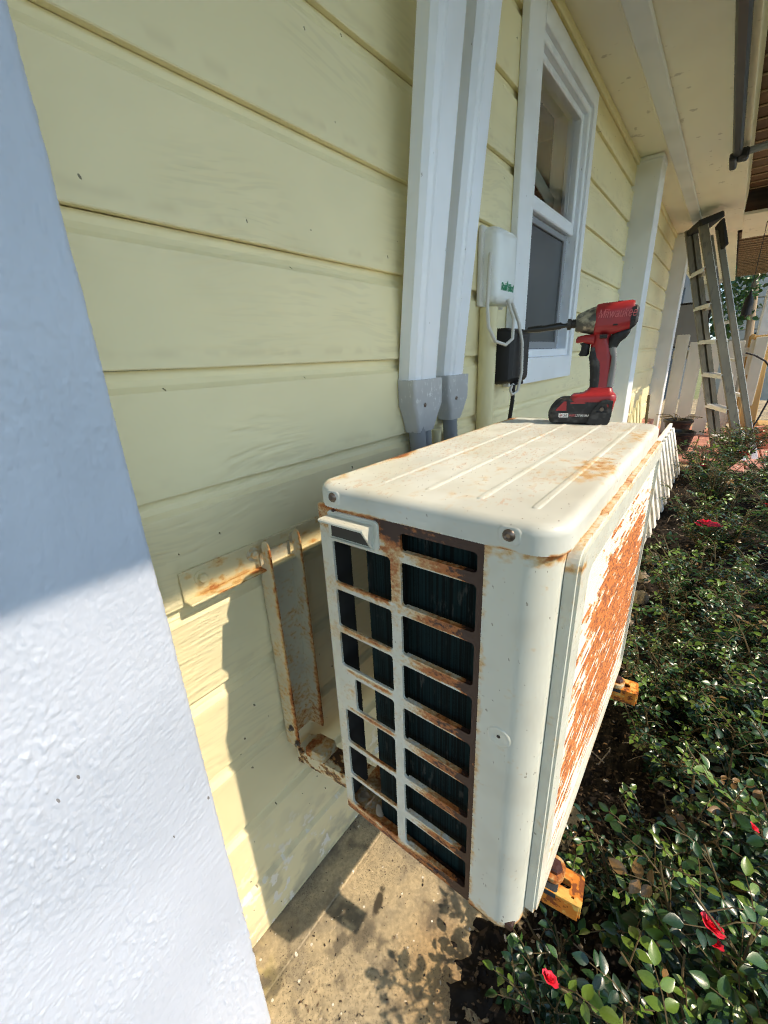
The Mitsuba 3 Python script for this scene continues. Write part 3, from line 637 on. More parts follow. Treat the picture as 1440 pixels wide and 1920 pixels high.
# front frame and grille
def yzrr(y0, y1, z0, z1, r): return sbox(y0, z0, y1, z1).buffer(-r).buffer(r, 8)
fo = yzrr(0.362, 0.957, AZ0 + 0.002, 0.9655, 0.022)
fi = yzrr(0.405, 0.938, AZ0 + 0.030, 0.928, 0.012)
ffr = extr(fo.difference(fi), 0.0105)
fr1 = basis(ffr, Y, Z, X, (0.4672, 0, 0))
frim = extr(fo.buffer(-0.005).difference(fi.buffer(0.004)), 0.003)
front = obj('front_frame', cat([fr1, basis(frim, Y, Z, X, (0.4775, 0, 0))]), 'm_frame', ac)
seg = []
zs = np.linspace(AZ0 + 0.031, 0.927, 74)
for k in range(73):
    z0, z1 = zs[k], zs[k + 1]
    pz = z1 - z0
    rg = np.array([(0.466, 0, z0 + 0.1 * pz), (0.4745, 0, z0 + 0.15 * pz), (0.4765, 0, z0 + 0.32 * pz), (0.4765, 0, z0 + 0.55 * pz), (0.4745, 0, z0 + 0.72 * pz), (0.466, 0, z0 + 0.8 * pz)])
    slat = loft([rg + [0, 0.4045, 0], rg + [0, 0.60, 0], rg + [0, 0.80, 0], rg + [0, 0.9385, 0]])
    obj('louvre', slat, 'm_grille', front)
obj('backplate', cb(0.4600, 0.4655, 0.40, 0.945, AZ0 + 0.02, 0.94, 0.001), 'm_grille', front)
# inner works seen through the openings
obj('rear_post', cb(0.1795, 0.1815, AY0 + 0.008, 0.383, AZ0, 0.966, 0.0004), 'm_innersteel', ac)
coil = obj('coil', cb(0.240, 0.400, AY0 + 0.019, AY0 + 0.040, AZ0 + 0.004, 0.960, 0.001), 'm_coil', ac)
obj('rear_coil', cb(0.1795, 0.200, 0.418, 0.930, AZ0 + 0.004, 0.960, 0.001), 'm_coil', ac)
obj('base_pan', cb(0.178, 0.462, AY0 + 0.006, AY1 - 0.004, AZ0 - 0.0005, AZ0 + 0.012, 0.002), 'm_endpanel', ac)
obj('far_end', cb(0.179, 0.462, AY1 - 0.008, AY1 - 0.0045, AZ0 + 0.012, 0.965, 0.001), 'm_cabinet', ac)
obj('partition', cb(0.20, 0.455, 0.72, 0.723, AZ0 + 0.012, 0.962, 0.0005), 'm_black', ac)
obj('fan_shroud', cb(0.402, 0.455, AY0 + 0.02, AY0 + 0.06, AZ0 + 0.01, 0.962, 0.002), 'm_black', ac)
for i, (x, z) in enumerate(((0.35, 0.438), (0.206, 0.960))):
    obj('panel_screw', basis(lathe([(0.004, 0), (0.0036, 0.0014), (0.002, 0.002)], 10), X, Z, -Y, (x, AY0 + 0.0035, z)), 'm_darkbolt', ac)
def ac_foot(y):
    tab = sbox(0.44, y - 0.018, 0.497, y + 0.018).buffer(-0.014).buffer(0.014, 6)
    f = extr(tab, 0.008); f.apply_translation([0, 0, AZ0 - 0.010])
    k = obj('foot', f, 'm_bracket', ac)
    obj('bolt', move(lathe([(0.011, 0), (0.011, 0.006), (0.009, 0.009), (0.004, 0.010)], 6), 0.483, y, AZ0 - 0.003), 'm_darkbolt', k)
    return k
ac_foot(0.445); ac_foot(0.905)

# ---------------------------------------------------------------- wall bracket
br = thing('wall_bracket', 'rusted steel bracket on the yellow wall carrying the air conditioner', 'bracket')
rail = obj('rail', cat([cb(0.001, 0.0045, 0.222, 1.02, 0.818, 0.864, 0.001), cb(0.0045, 0.024, 0.222, 1.02, 0.818, 0.8215, 0.001)]), 'm_ziprail', br)
for y in (0.252, 0.340, 0.425, 0.90):
    obj('bolt', basis(hexbolt(0.011, 0.009), Y, Z, X, (0.0045, y, 0.847)), 'm_ziprail' if y < 0.3 else 'm_bracket', rail)
rot = m3.Manifold
for yc, ya, lab in ((0.381, 0.443, None), (0.852, 0.915, None)):
    c = [cb(0.006, 0.009, yc - 0.031, yc + 0.031, 0.446, 0.845, 0.0008)]
    for s in (-1, 1):
        fl = Polygon([(0.006, 0.440), (0.040, 0.446), (0.042, 0.455), (0.038, 0.855), (0.036, 0.866), (0.031, 0.872), (0.024, 0.870), (0.019, 0.862), (0.019, 0.83), (0.0125, 0.826), (0.006, 0.80)])
        e = basis(extr(fl, 0.0028), X, Z, -Y, (0, yc + s * 0.031 + 0.0014, 0))
        c.append(e)
    ch = obj('channel', cat(c), 'm_bracket', br)
    for z in (0.458, 0.488):
        obj('bolt', basis(hexbolt(0.0065, 0.006), X, Z, -Y, (0.026 + 0.012 * (z < 0.47), yc - 0.0325, z)), 'm_bolt', ch)
    # arm
    a, b = np.array([0.012, yc, 0.0]), np.array([0.524, ya, 0.0])
    d = (b - a); L = np.linalg.norm(d); d /= L; s = np.array([-d[1], d[0], 0])
    w = 0.042
    tab = sbox(0, -w / 2, L, w / 2).buffer(-0.005).buffer(0.005, 4)
    slot = sbox(L - 0.034, -0.006, L - 0.016, 0.006).buffer(-0.0055).buffer(0.0055, 6)
    slot2 = sbox(L - 0.014, -0.0148, L - 0.0105, -0.0118)
    top = extr(tab.difference(slot).difference(slot2), 0.003); top.apply_translation([0, 0, 0.030])
    par = cat([top, cb(0.0, L - 0.003, -w / 2 + 0.0002, -w / 2 + 0.003, 0, 0.0302, 0.0006), cb(0.0, L - 0.003, w / 2 - 0.003, w / 2 - 0.0002, 0, 0.0302, 0.0006), cb(L - 0.0032, L - 0.0002, -w / 2 + 0.003, w / 2 - 0.003, 0.004, 0.0302, 0.0006)])
    arm_m = basis(par, d, s, Z, (a[0], a[1], 0.383))
    # the sheet is cut in two where paint gives way to bare rust
    obj('arm', arm_m, 'm_armtip', br)
    pad = rloft(0.044, 0.043, 0.006, [(0, 0), (0.008, 0.0), (0.010, 0.003)], 4)
    obj('rubber_pad', basis(pad, d, s, Z, tuple(a + d * (L - 0.052) + [0, 0, 0.4162 - 0.0095 + 0.0])), 'm_rubber', br)
    clip = rloft(0.05, 0.046, 0.01, [(0, 0), (0.012, 0.001), (0.015, 0.004)], 5)
    obj('joint_sleeve', basis(clip, d, s, Z, tuple(a + d * 0.045 + [0, 0, 0.4165])), 'm_bracket', br, 40)

# ---------------------------------------------------------------- cordless driver
dr_ = thing('cordless_driver', 'red and black cordless impact driver standing on the unit lid', 'power tool')
U = np.array([0.974, 0.226, 0.0]); U /= np.linalg.norm(U); W = np.array([U[1], -U[0], 0]); DO = np.array([0.331, 0.917, 0.9965])
K, KU = 0.000154, 0.000154 * 0.98
def D(m): return basis(m, U, W, Z, DO)            # local u (right), w (towards the viewer), z up
def uu(x): return (x - 750) * KU
def vv(y): return (1492 - y) * K
def hl(stations, n=6, rf=0.45):
    """loft along u; stations (x, top, bottom, half thickness) in drawing units"""
    R = []
    for x, a, b, h in stations:
        za, zb = vv(a), vv(b)
        h = h * 0.86
        q = rr(2 * h, za - zb, rf * min(2 * h, za - zb), n)
        R.append(np.column_stack([np.full(len(q), uu(x)), q[:, 0], q[:, 1] + (za + zb) / 2]))
    return D(loft(R))
def vl(stations, n=6, rf=0.45):
    """loft along z; stations (y, left, right, half thickness)"""
    R = []
    for y, l, r, h in stations:
        h = h * 0.86
        q = rr(uu(r) - uu(l), 2 * h, rf * min(2 * h, uu(r) - uu(l)), n)
        R.append(np.column_stack([q[:, 0] + (uu(l) + uu(r)) / 2, q[:, 1], np.full(len(q), vv(y))]))
    return D(loft(R))
obj('housing', hl([(812, 122, 432, .026), (822, 108, 446, .030), (880, 100, 452, .032), (1000, 97, 450, .0325), (1100, 92, 430, .032), (1185, 90, 408, .031), (1215, 100, 395, .029)], 7, .32), 'm_red', dr_, 40)
obj('rear_cap', hl([(1190, 150, 402, .0315), (1215, 140, 402, .0325), (1250, 150, 370, .030), (1272, 170, 330, .022)], 6, .4), 'm_drillblack', dr_, 40)
obj('gear_case', hl([(598, 225, 385, .0125), (612, 200, 398, .016), (700, 160, 415, .024), (780, 130, 432, .028), (824, 122, 440, .0295)], 8, .48), 'm_gear', dr_, 40)
obj('collar', hl([(498, 262, 360, .009), (504, 240, 368, .0115), (540, 238, 368, .0115), (548, 262, 348, .008), (560, 250, 350, .009), (602, 250, 352, .009)], 6, .49), 'm_drillblack', dr_, 40)
obj('bit', hl([(-40, 340, 352, .0008), (-12, 332, 358, .002), (13, 325, 365, .0025), (20, 300, 372, .0062), (190, 290, 372, .0066), (205, 296, 366, .0058), (420, 272, 354, .006), (445, 290, 340, .004), (500, 288, 338, .004)], 6, .49), 'm_blackgloss', dr_, 30)
obj('handle', vl([(400, 790, 1030, .021), (500, 800, 1000, .0195), (600, 800, 1060, .0185), (700, 800, 1075, .0185), (850, 832, 1085, .0185), (1000, 842, 1092, .019), (1075, 838, 1098, .020)], 7, .45), 'm_red', dr_, 40)
obj('front_grip', vl([(585, 806, 850, .0182), (640, 797, 870, .0192), (700, 792, 895, .0198), (760, 806, 950, .0200), (900, 828, 965, .0200), (1050, 840, 968, .0204)], 6, .40), 'm_drillblack', dr_, 40)
obj('rear_grip', vl([(395, 1120, 1215, .020), (440, 1030, 1210, .021), (490, 985, 1180, .021), (540, 985, 1120, .020), (600, 990, 1090, .0196)], 6, .40), 'm_drillblack', dr_, 40)
obj('rear_grip', vl([(585, 1000, 1084, .0196), (640, 1010, 1094, .0200), (700, 1045, 1102, .0202), (800, 1046, 1110, .0202), (900, 1035, 1112, .0202), (1050, 1030, 1110, .0206)], 6, .40), 'm_drillgrey', dr_, 40)
obj('trigger', vl([(528, 668, 790, .010), (560, 690, 790, .011), (610, 690, 790, .011), (660, 668, 790, .011), (682, 690, 770, .010)], 6, .45), 'm_black', dr_, 40)
obj('front_hood', hl([(622, 478, 520, .008), (640, 452, 528, .012), (700, 440, 522, .018), (830, 430, 560, .021)], 5, .4), 'm_red', dr_, 40)
obj('reverse_switch', hl([(885, 446, 490, .0335), (965, 446, 490, .0335)], 4, .3), 'm_black', dr_)
obj('vent', hl([(1012, 340, 358, .0334), (1058, 340, 358, .0334)], 3, .3), 'm_black', dr_)
obj('vent', hl([(1188, 165, 340, .0325), (1236, 160, 335, .0325)], 3, .2), 'm_black', dr_)
obj('vent', cat([D(cb(uu(1035), uu(1085), 0.006, 0.016, vv(97), vv(92), 0.0003))]), 'm_black', dr_)
obj('foot', vl([(1060, 838, 1100, .021), (1095, 815, 1112, .024), (1125, 770, 1128, .029), (1140, 660, 1148, .034), (1160, 632, 1158, .036), (1200, 612, 1162, .0365), (1240, 625, 1150, .0355), (1345, 630, 1135, .035)], 6, .2), 'm_red', dr_, 30)
obj('foot_panel', D(cat([extr(affinity.scale(Polygon([(uu(640), vv(1320)), (uu(640), vv(1225)), (uu(800), vv(1222)), (uu(840), vv(1275)), (uu(1000), vv(1275)), (uu(1000), vv(1320))]), 1, 1), 0.0012)]).apply_transform(np.array([[1, 0, 0, 0], [0, 0, 1, 0.0300], [0, 1, 0, 0], [0, 0, 0, 1.0]]))), 'm_red', dr_)
bat = obj('battery', vl([(1492, 470, 1100, .033), (1478, 400, 1120, .036), (1400, 378, 1128, .037), (1345, 378, 1130, .037), (1290, 398, 1120, .0365), (1230, 440, 1100, .0362), (1195, 490, 900, .034), (1180, 520, 880, .031)], 6, .18), 'm_drillblack', dr_, 30)
obj('latch', D(extr(Polygon([(uu(470), vv(1330)), (uu(478), vv(1310)), (uu(560), vv(1215)), (uu(592), vv(1215)), (uu(600), vv(1330))]), 0.002).apply_transform(np.array([[1, 0, 0, 0], [0, 0, 1, 0.0312], [0, 1, 0, 0], [0, 0, 0, 1.0]]))), 'm_red', bat)
def side_text(s, h, x, y, w, mat, par, shear=0.0, sx=1.0, bold=True):
    m = meshkit.text_mesh(s, h, 0.0009, bold)
    v = np.array(m.vertices); v[:, 0] += shear * v[:, 1]; v[:, 0] *= sx; m.vertices = v
    obj('lettering', D(basis(m, X, Z, Y, (uu(x), w, vv(y)))), mat, par)
obj('badge', D(extr(sbox(uu(518), vv(1408), uu(622), vv(1368)).buffer(0.001), 0.0008).apply_transform(np.array([[1, 0, 0, 0], [0, 0, 1, 0.0315], [0, 1, 0, 0], [0, 0, 0, 1.0]]))), 'm_whitetext', bat)
side_text('M', 0.0044, 524, 1402, 0.0318, 'm_red', bat, 0, 1.0)
side_text('18', 0.0044, 568, 1402, 0.0318, 'm_black', bat, 0, 1.0)
side_text('RED', 0.0036, 640, 1400, 0.0315, 'm_redlogo', bat, 0, 1.25)
side_text('LITHIUM', 0.0036, 708, 1400, 0.0315, 'm_whitetext', bat, 0, 1.12)
side_text('Milwaukee', 0.0140, 838, 268, 0.0277, 'm_redlogo', dr_, 0.3, 0.62, False)
clipo = Polygon([(uu(872), vv(1478)), (uu(915), vv(1330)), (uu(1000), vv(1215)), (uu(1050), vv(1205)), (uu(1112), vv(1215)), (uu(1112), vv(1380)), (uu(1085), vv(1480))]).buffer(0.002)
clipi = Polygon([(uu(935), vv(1345)), (uu(1010), vv(1250)), (uu(1080), vv(1245)), (uu(1080), vv(1345))])
obj('belt_clip', D(extr(clipo.difference(clipi), 0.004).apply_transform(np.array([[1, 0, 0, 0], [0, 0, 1, 0.0345], [0, 1, 0, 0], [0, 0, 0, 1.0]]))), 'm_drillblack', dr_)
obj('clip_screw', D(basis(lathe([(0.004, 0), (0.0035, 0.003)], 10), X, Z, Y, (uu(1010), 0.032, vv(1310)))), 'm_bolt', dr_)

# ---------------------------------------------------------------- step ladder leaning folded on the wall
la = thing('step_ladder', 'tall folded step ladder with grey fibreglass rails and a black top', 'ladder')
def lerp(a, b, t): return np.array(a) * (1 - t) + np.array(b) * t
N0, N1 = (0.765, 4.13, 0.295), (0.232, 4.16, 1.965)
F0, F1 = (0.605, 4.56, 0.295), (0.142, 4.46, 1.965)
B0, B1 = (0.845, 4.20, 0.300), (0.335, 4.20, 1.90)
G0, G1 = (0.740, 4.62, 0.300), (0.262, 4.47, 1.90)
side = np.array(N1) - np.array(F1); side /= np.linalg.norm(side)
def cross_up(a, b):
    d = np.array(b) - np.array(a); d /= np.linalg.norm(d)
    n = np.cross(d, side); return n / np.linalg.norm(n)
def rail_mesh(a, b, w, t, fl):
    n = cross_up(a, b)
    a, b = np.array(a), np.array(b)
    web = frame_box(a, b, t, w, n, 0.001)
    fl1 = frame_box(a + n * (w / 2 - .0025) - side * fl / 2, b + n * (w / 2 - .0025) - side * fl / 2, fl, 0.005, n, 0.001)
    fl2 = frame_box(a - n * (w / 2 - .0025) - side * fl / 2, b - n * (w / 2 - .0025) - side * fl / 2, fl, 0.005, n, 0.001)
    return cat([web, fl1, fl2])
for a, b in ((N0, N1), (F0, F1)):
    r = obj('front_rail', rail_mesh(a, b, 0.052, 0.006, 0.03 if a is N0 else -0.03), 'm_fibre', la)
    e = np.array(a); d = np.array(b) - e; d /= np.linalg.norm(d); n = cross_up(a, b)
    obj('shoe', frame_box(e - d * 0.01, e + d * 0.09, 0.02, 0.06, n, 0.003), 'm_alu', r)
    obj('edge_strip', frame_box(e + n * 0.0268 + d * 0.1, np.array(b) + n * 0.0268, 0.008, 0.003, n, 0.0008), 'm_alu', r)
for a, b in ((B0, B1), (G0, G1)):
    r = obj('rear_rail', rail_mesh(a, b, 0.034, 0.005, 0.025 if a is B0 else -0.025), 'm_fibre', la)
    e = np.array(a); d = np.array(b) - e; d /= np.linalg.norm(d); n = cross_up(a, b)
    obj('shoe', frame_box(e - d * 0.01, e + d * 0.11, 0.02, 0.042, n, 0.003), 'm_alu', r)
    obj('edge_strip', frame_box(e + n * 0.0178 + d * 0.1, np.array(b) + n * 0.0178, 0.007, 0.003, n, 0.0008), 'm_alu', r)
for t in (0.075, 0.225, 0.375, 0.525, 0.675, 0.82):
    a, b = lerp(N0, N1, t), lerp(F0, F1, t)
    obj('step', cat([frame_box(a, b, 0.075, 0.004, Z, 0.001), move(frame_box(a, b, 0.004, 0.028, Z, 0.001), 0.035, 0.01, -0.014), move(frame_box(a, b, 0.004, 0.028, Z, 0.001), -0.035, -0.01, -0.014)]), 'm_alu', la)
for t in (0.1, 0.29, 0.45, 0.62, 0.8):
    a, b = lerp(B0, B1, t), lerp(G0, G1, t)
    obj('brace', frame_box(a, b, 0.03, 0.022, Z, 0.002), 'm_alu', la)
c0 = (np.array(N1) + np.array(F1)) / 2
capm = rloft(0.15, 0.37, 0.02, [(0, 0.004), (0.008, 0), (0.034, 0), (0.040, 0.005)], 5)
n = cross_up(N0, N1); dd = np.array(N1) - np.array(N0); dd /= np.linalg.norm(dd)
ex = np.cross(side, dd)
obj('top_cap', basis(capm, ex, side, dd, tuple(c0 + ex * -0.045 - dd * 0.03)), 'm_black', la, 30)
for a, b in ((N0, N1), (F0, F1)):
    p0 = lerp(a, b, 0.80) + ex * -0.03; p1 = lerp(a, b, 0.60) + ex * -0.01
    obj('spreader', frame_box(p0 - side * 0.02, p1 - side * 0.02, 0.004, 0.028, n, 0.001), 'm_bolt', la)
obj('tool_tray', frame_box(lerp(N0, N1, 0.97) - ex * 0.09, lerp(N0, N1, 0.87) - ex * 0.09, 0.15, 0.02, n, 0.004), 'm_black', la)

# ---------------------------------------------------------------- white slatted rack leaning by the wall
rk = thing('slatted_rack', 'white wooden slatted rack leaning low against the wall past the air conditioner', 'rack')
A0, A1 = np.array((0.285, 2.42, 0.545)), np.array((0.300, 3.72, 0.575))
C0, C1 = np.array((0.365, 2.42, 0.185)), np.array((0.395, 3.72, 0.235))
nrm = np.cross(A1 - A0, C0 - A0); nrm /= np.linalg.norm(nrm)
if nrm[0] < 0: nrm = -nrm
obj('top_rail', frame_box(A0 - (0, .05, 0), A1 + (0, .05, 0), 0.02, 0.055, Z, 0.003), 'm_whitewood', rk)
obj('bottom_rail', frame_box(C0 - (0, .05, 0), C1 + (0, .05, 0), 0.02, 0.05, Z, 0.003), 'm_whitewood', rk)
for i in range(10):
    t = (i + 0.3) / 9.6
    obj('slat', frame_box(lerp(A0, A1, t) + nrm * 0.021, lerp(C0, C1, t) + nrm * 0.021, 0.062, 0.018, nrm, 0.002), 'm_whitewood', rk)

# ---------------------------------------------------------------- pots, fence, post and porch things
def pot(o, r, h, lab, mat='m_blackgloss'):
    t = thing('plant_pot', lab, 'plant pot')
    m = lathe([(r * 0.62, 0), (r * 0.74, h * 0.3), (r * 0.93, h * 0.82), (r * 1.03, h * 0.87), (r * 1.05, h * 0.98), (r * 0.98, h), (r * 0.92, h * 0.97), (r * 0.88, h * 0.8)], 28)
    obj('bowl', move(m, *o), mat, t, 35)
    s = lathe([(r * 0.87, h * 0.84), (r * 0.5, h * 0.86)], 20)
    obj('soil', move(s, *o), 'm_soil', t, 35)
pot((0.345, 4.22, 0.29), 0.105, 0.19, 'glossy black round pot standing at the foot of the ladder')
pot((0.285, 4.78, 0.30), 0.115, 0.20, 'black pot with withered stems behind the nearer black pot')
pot((0.93, 4.72, 0.30), 0.10, 0.17, 'small terracotta pot beside the ochre board', 'm_terra')
stm = []
for i in range(16):
    a = rng.uniform(0, 6.28); l = rng.uniform(0.08, 0.2)
    stm.append(tube([(0.285, 4.78, 0.47), (0.285 + 0.4 * l * math.cos(a), 4.78 + 0.4 * l * math.sin(a), 0.47 + 0.35 * l), (0.285 + l * math.cos(a), 4.78 + l * math.sin(a), 0.47 + 0.3 * l)], 0.003, 5))
single('withered_plant', cat(stm), 'm_stem', 'withered bent stems in the farther black pot', 'plant', kind=None)
fe = thing('slat_fence', 'pale wooden fence of wide upright slats behind the ladder', 'fence')
x = 0.118
for i, (wd, top) in enumerate(((0.105, 1.24), (0.115, 1.17), (0.105, 1.165), (0.12, 1.16), (0.11, 1.165))):
    obj('slat', cb(x, x + wd, 5.20, 5.222, 0.30, top, 0.003), 'm_fence', fe)
    x += wd + (0.012 if i == 0 else 0.036)
obj('rail', cb(0.11, 0.80, 5.224, 5.26, 0.42, 0.50, 0.003), 'm_fence', fe)
obj('rail', cb(0.11, 0.80, 5.224, 5.26, 1.02, 1.10, 0.003), 'm_fence', fe)
obj('end_post', cb(0.715, 0.80, 5.17, 5.30, 0.30, 1.185, 0.003), 'm_fence', fe)
pp = thing('porch_post', 'white porch post with its upper half in shade at the right edge', 'post')
obj('shaft', cb(0.715, 0.84, 5.36, 5.49, 0.935, 2.07, 0.012), 'm_trim', pp)
obj('skirt', cb(0.735, 0.83, 5.375, 5.475, 0.30, 0.934, 0.006), 'm_ochre', pp)
ob_ = thing('ochre_board', 'tall ochre board leaning at the foot of the white porch post', 'board')
obj('panel', frame_box((0.775, 5.12, 0.295), (0.745, 5.30, 1.20), 0.16, 0.02, (0, -1, 0.2), 0.003), 'm_ochre', ob_)
obj('strip', frame_box((0.72, 5.10, 0.295), (0.69, 5.285, 1.21), 0.03, 0.03, (0, -1, 0.2), 0.003), 'm_ochre', ob_)
single('planter_box', cb(0.86, 1.35, 4.95, 5.25, 0.30, 0.46, 0.006), 'm_ochre', 'low ochre wooden planter box on the patio at the right edge', 'planter')
single('hose', tube([(0.66, 4.9, 1.06), (0.72, 4.92, 1.04), (0.80, 4.95, 0.99), (0.87, 5.0, 0.90), (0.90, 5.02, 0.80), (0.89, 5.0, 0.66), (0.85, 4.95, 0.5), (0.80, 4.9, 0.36), (0.76, 4.85, 0.31)], 0.007, 8), 'm_black', 'thin black hose looping down in front of the white post', 'hose', True)
lt = thing('pendant_lantern', 'dark lantern hanging from the porch ceiling on a thin chain', 'lantern')
lz = 1.36
obj('shade', move(lathe([(0.034, 0), (0.036, 0.01), (0.033, 0.10), (0.026, 0.135), (0.012, 0.16), (0.008, 0.19)], 14), 0.60, 5.0, lz), 'm_black', lt, 30)
obj('finial', move(lathe([(0.002, -0.014), (0.008, -0.008), (0.010, 0)], 10), 0.60, 5.0, lz), 'm_black', lt, 30)
obj('chain', tube([(0.60, 5.0, lz + 0.18), (0.60, 5.0, 1.8), (0.60, 5.0, 2.10)], 0.0025, 6), 'm_black', lt)
# the end of the porch
we = thing('end_wall', 'grey shaded house wall with a door at the far end of the porch', 'wall')
ew = mf(cb(-3.0, 0.16, 9.0, 9.2, 0.0, 2.3, 0.01)) - m3.Manifold.cube([0.75, 1.0, 1.75]).translate([-0.95, 8.5, 0.28])
obj('render', tm(ew), 'm_stucco', we)
obj('door', cb(-0.948, -0.202, 9.05, 9.09, 0.285, 2.028, 0.004), 'm_greydoor', we)
nb = thing('neighbour_wall', 'sunlit pale stone wall beyond the porch seen past the ladder', 'wall')
obj('masonry', cb(0.3, 8.0, 11.0, 11.3, -0.05, 3.2, 0.01), 'm_stone', nb)
rr_ = np.random.default_rng(5)
for k in range(9):
    z0 = 0.85 + k * 0.18
    xx = 0.32 + 0.2 * (k % 2)
    while xx < 2.3:
        wd = rr_.uniform(0.28, 0.5)
        obj('stone', cb(xx, xx + wd - 0.015, 10.97 - rr_.uniform(0, 0.02), 11.02, z0, z0 + 0.165, 0.012), 'm_stone', nb)
        xx += wd
nw = obj('window', cb(0.85, 1.25, 10.93, 10.968, 1.0, 1.33, 0.004), 'm_blackgloss', nb)
pc = thing('picture_panel', 'dark framed grey panel standing behind the fence', 'panel')
obj('frame', yz_frame(0, 0.3, 0, 0.45, 0.02, 0.02, 0.02, 0.02, 0, 0.02).apply_transform(np.array([[0, 1, 0, 0.02], [1, 0, 0, 5.9], [0, 0, 1, 1.12], [0, 0, 0, 1.0]])), 'm_black', pc)
obj('board', cb(0.035, 0.305, 5.905, 5.912, 1.135, 1.555, 0.001), 'm_greydoor', pc)
# low clutter by the far pilaster
st = thing('brick_stack', 'small stack of terracotta bricks beyond the near pilaster', 'brick stack')
for i in range(4):
    for j in range(2):
        obj('brick', cb(0.03 + 0.01 * (i % 2), 0.125, 4.02 + j * 0.21, 4.21 + j * 0.21, 0.302 + i * 0.062, 0.358 + i * 0.062, 0.004), 'm_paver', st)
yp = thing('picket_section', 'short sunlit yellow picket section leaning by the near pilaster', 'fence')
for i, (yy, hh) in enumerate(((3.42, 0.43), (3.56, 0.46), (3.70, 0.50), (3.84, 0.53))):
    pk = extr(Polygon([(0, 0), (0.075, 0), (0.075, hh - 0.05), (0.0375, hh), (0, hh - 0.05)]), 0.016)
    obj('picket', basis(pk, Y, (-0.12, 0, 0.99), X, (0.115, yy, 0.27)), 'm_conduit', yp)
obj('rail', frame_box((0.07, 3.40, 0.50), (0.07, 3.93, 0.52), 0.016, 0.04, Z, 0.002), 'm_conduit', yp)
single('broom_handle', tube([(0.13, 4.0, 0.30), (0.115, 4.01, 0.55), (0.10, 4.02, 0.78)], 0.010, 8), 'm_stem', 'brown stick leaning on the wall beside the picket section', 'stick')
for i, (xx, yy, s) in enumerate(((0.415, 1.35, 0.05), (0.43, 1.52, 0.06), (0.42, 1.70, 0.055), (0.435, 1.88, 0.06), (0.42, 2.06, 0.055), (0.43, 2.24, 0.06))):
    ic = trimesh.creation.icosphere(2, 1.0); v = np.array(ic.vertices)
    v *= (s * np.array([0.8, 1.2, 0.7])) * 0.62 * (1 + 1.1 * (meshkit.fbm(v * 1.7 + i * 9, 3)[:, None] - 0.5))
    ic.vertices = v + np.array([xx, yy, float(soil_h(np.array([xx]), np.array([yy]))[0]) + s * 0.3])
    single('edging_stone', ic, 'm_rubble', ('nearest tan rubble stone beside the unit, first of the row', 'second tan rubble stone from the unit along the bed edge', 'third tan rubble stone from the unit along the bed edge', 'fourth tan rubble stone from the unit along the bed edge', 'fifth tan rubble stone from the unit along the bed edge', 'farthest tan rubble stone of the row, nearest the slatted rack')[i], 'stone', 60, 'edging stones along the flower bed')

# ---------------------------------------------------------------- roses
def leaflet(n=1.0):
    """ovate leaflet along +x, 1 long, folded and drooping"""
    st = [(0, 0.0), (0.14, 0.17), (0.34, 0.30), (0.56, 0.30), (0.78, 0.19), (0.92, 0.08)]
    V, F = [], []
    for x, w in st:
        zc = -0.16 * x * x
        V += [(x, -w, zc + 0.34 * w), (x, 0, zc), (x, w, zc + 0.34 * w)]
    V.append((1.0, 0, -0.18))
    for k in range(len(st) - 1):
        a, b = 3 * k, 3 * k + 3
        F += [(a, b, b + 1), (a, b + 1, a + 1), (a + 1, b + 1, b + 2), (a + 1, b + 2, a + 2)]
    a = 3 * (len(st) - 1); t = len(V) - 1
    F += [(a, t, a + 1), (a + 1, t, a + 2)]
    V = np.array(V)
    F = [f for f in F if len({tuple(V[i]) for i in f}) == 3]
    return V, np.array(F)
LV, LF = leaflet()
LEAF_SRC = {}
for c in range(len(LEAF_COLS)):
    LEAF_SRC[c] = mikit.ply(trimesh.Trimesh(LV, LF, process=False), f'm_leaf{c}', True)
def frame_of(d, up):
    d = d / np.linalg.norm(d)
    s = np.cross(up, d); L = np.linalg.norm(s)
    s = s / L if L > 1e-6 else np.array([0, 1.0, 0])
    return np.stack([d, s, np.cross(d, s)], 1)
def rose_flower(r, g):
    """open rose: rings of cupped petals"""
    P = []
    for ring, (k, rad, tilt) in enumerate(((5, 1.0, 0.35), (5, 0.78, 0.75), (4, 0.55, 1.05), (3, 0.36, 1.3))):
        for i in range(k):
            a = 2 * math.pi * (i + 0.5 * (ring % 2)) / k + g.uniform(-0.2, 0.2)
            V, F = [], []
            nu, nv = 5, 4
            for u in range(nu):
                for w in range(nv):
                    s, q = (u / (nu - 1) - 0.5) * 2, w / (nv - 1)
                    wd = 0.62 * math.sin(math.pi * (0.18 + 0.62 * q)) * rad
                    x = q * rad * math.cos(tilt * (0.5 + 0.5 * q)); zz = q * rad * math.sin(tilt * (0.6 + 0.4 * q)) + 0.16 * s * s * rad
                    if q > 0.9: zz -= 0.10 * rad
                    V.append((x + 0.03, s * wd, zz + 0.03 * g.uniform(-1, 1)))
            for u in range(nu - 1):
                for w in range(nv - 1):
                    b = u * nv + w
                    F += [(b, b + nv, b + nv + 1), (b, b + nv + 1, b + 1)]
            V = np.array(V) * r
            ca, sa = math.cos(a), math.sin(a)
            V = V @ np.array([[ca, sa, 0], [-sa, ca, 0], [0, 0, 1]])
            P.append(trimesh.Trimesh(V, np.array(F), process=False))
    return cat(P)
SUNV = np.array(SUN) / np.linalg.norm(SUN)
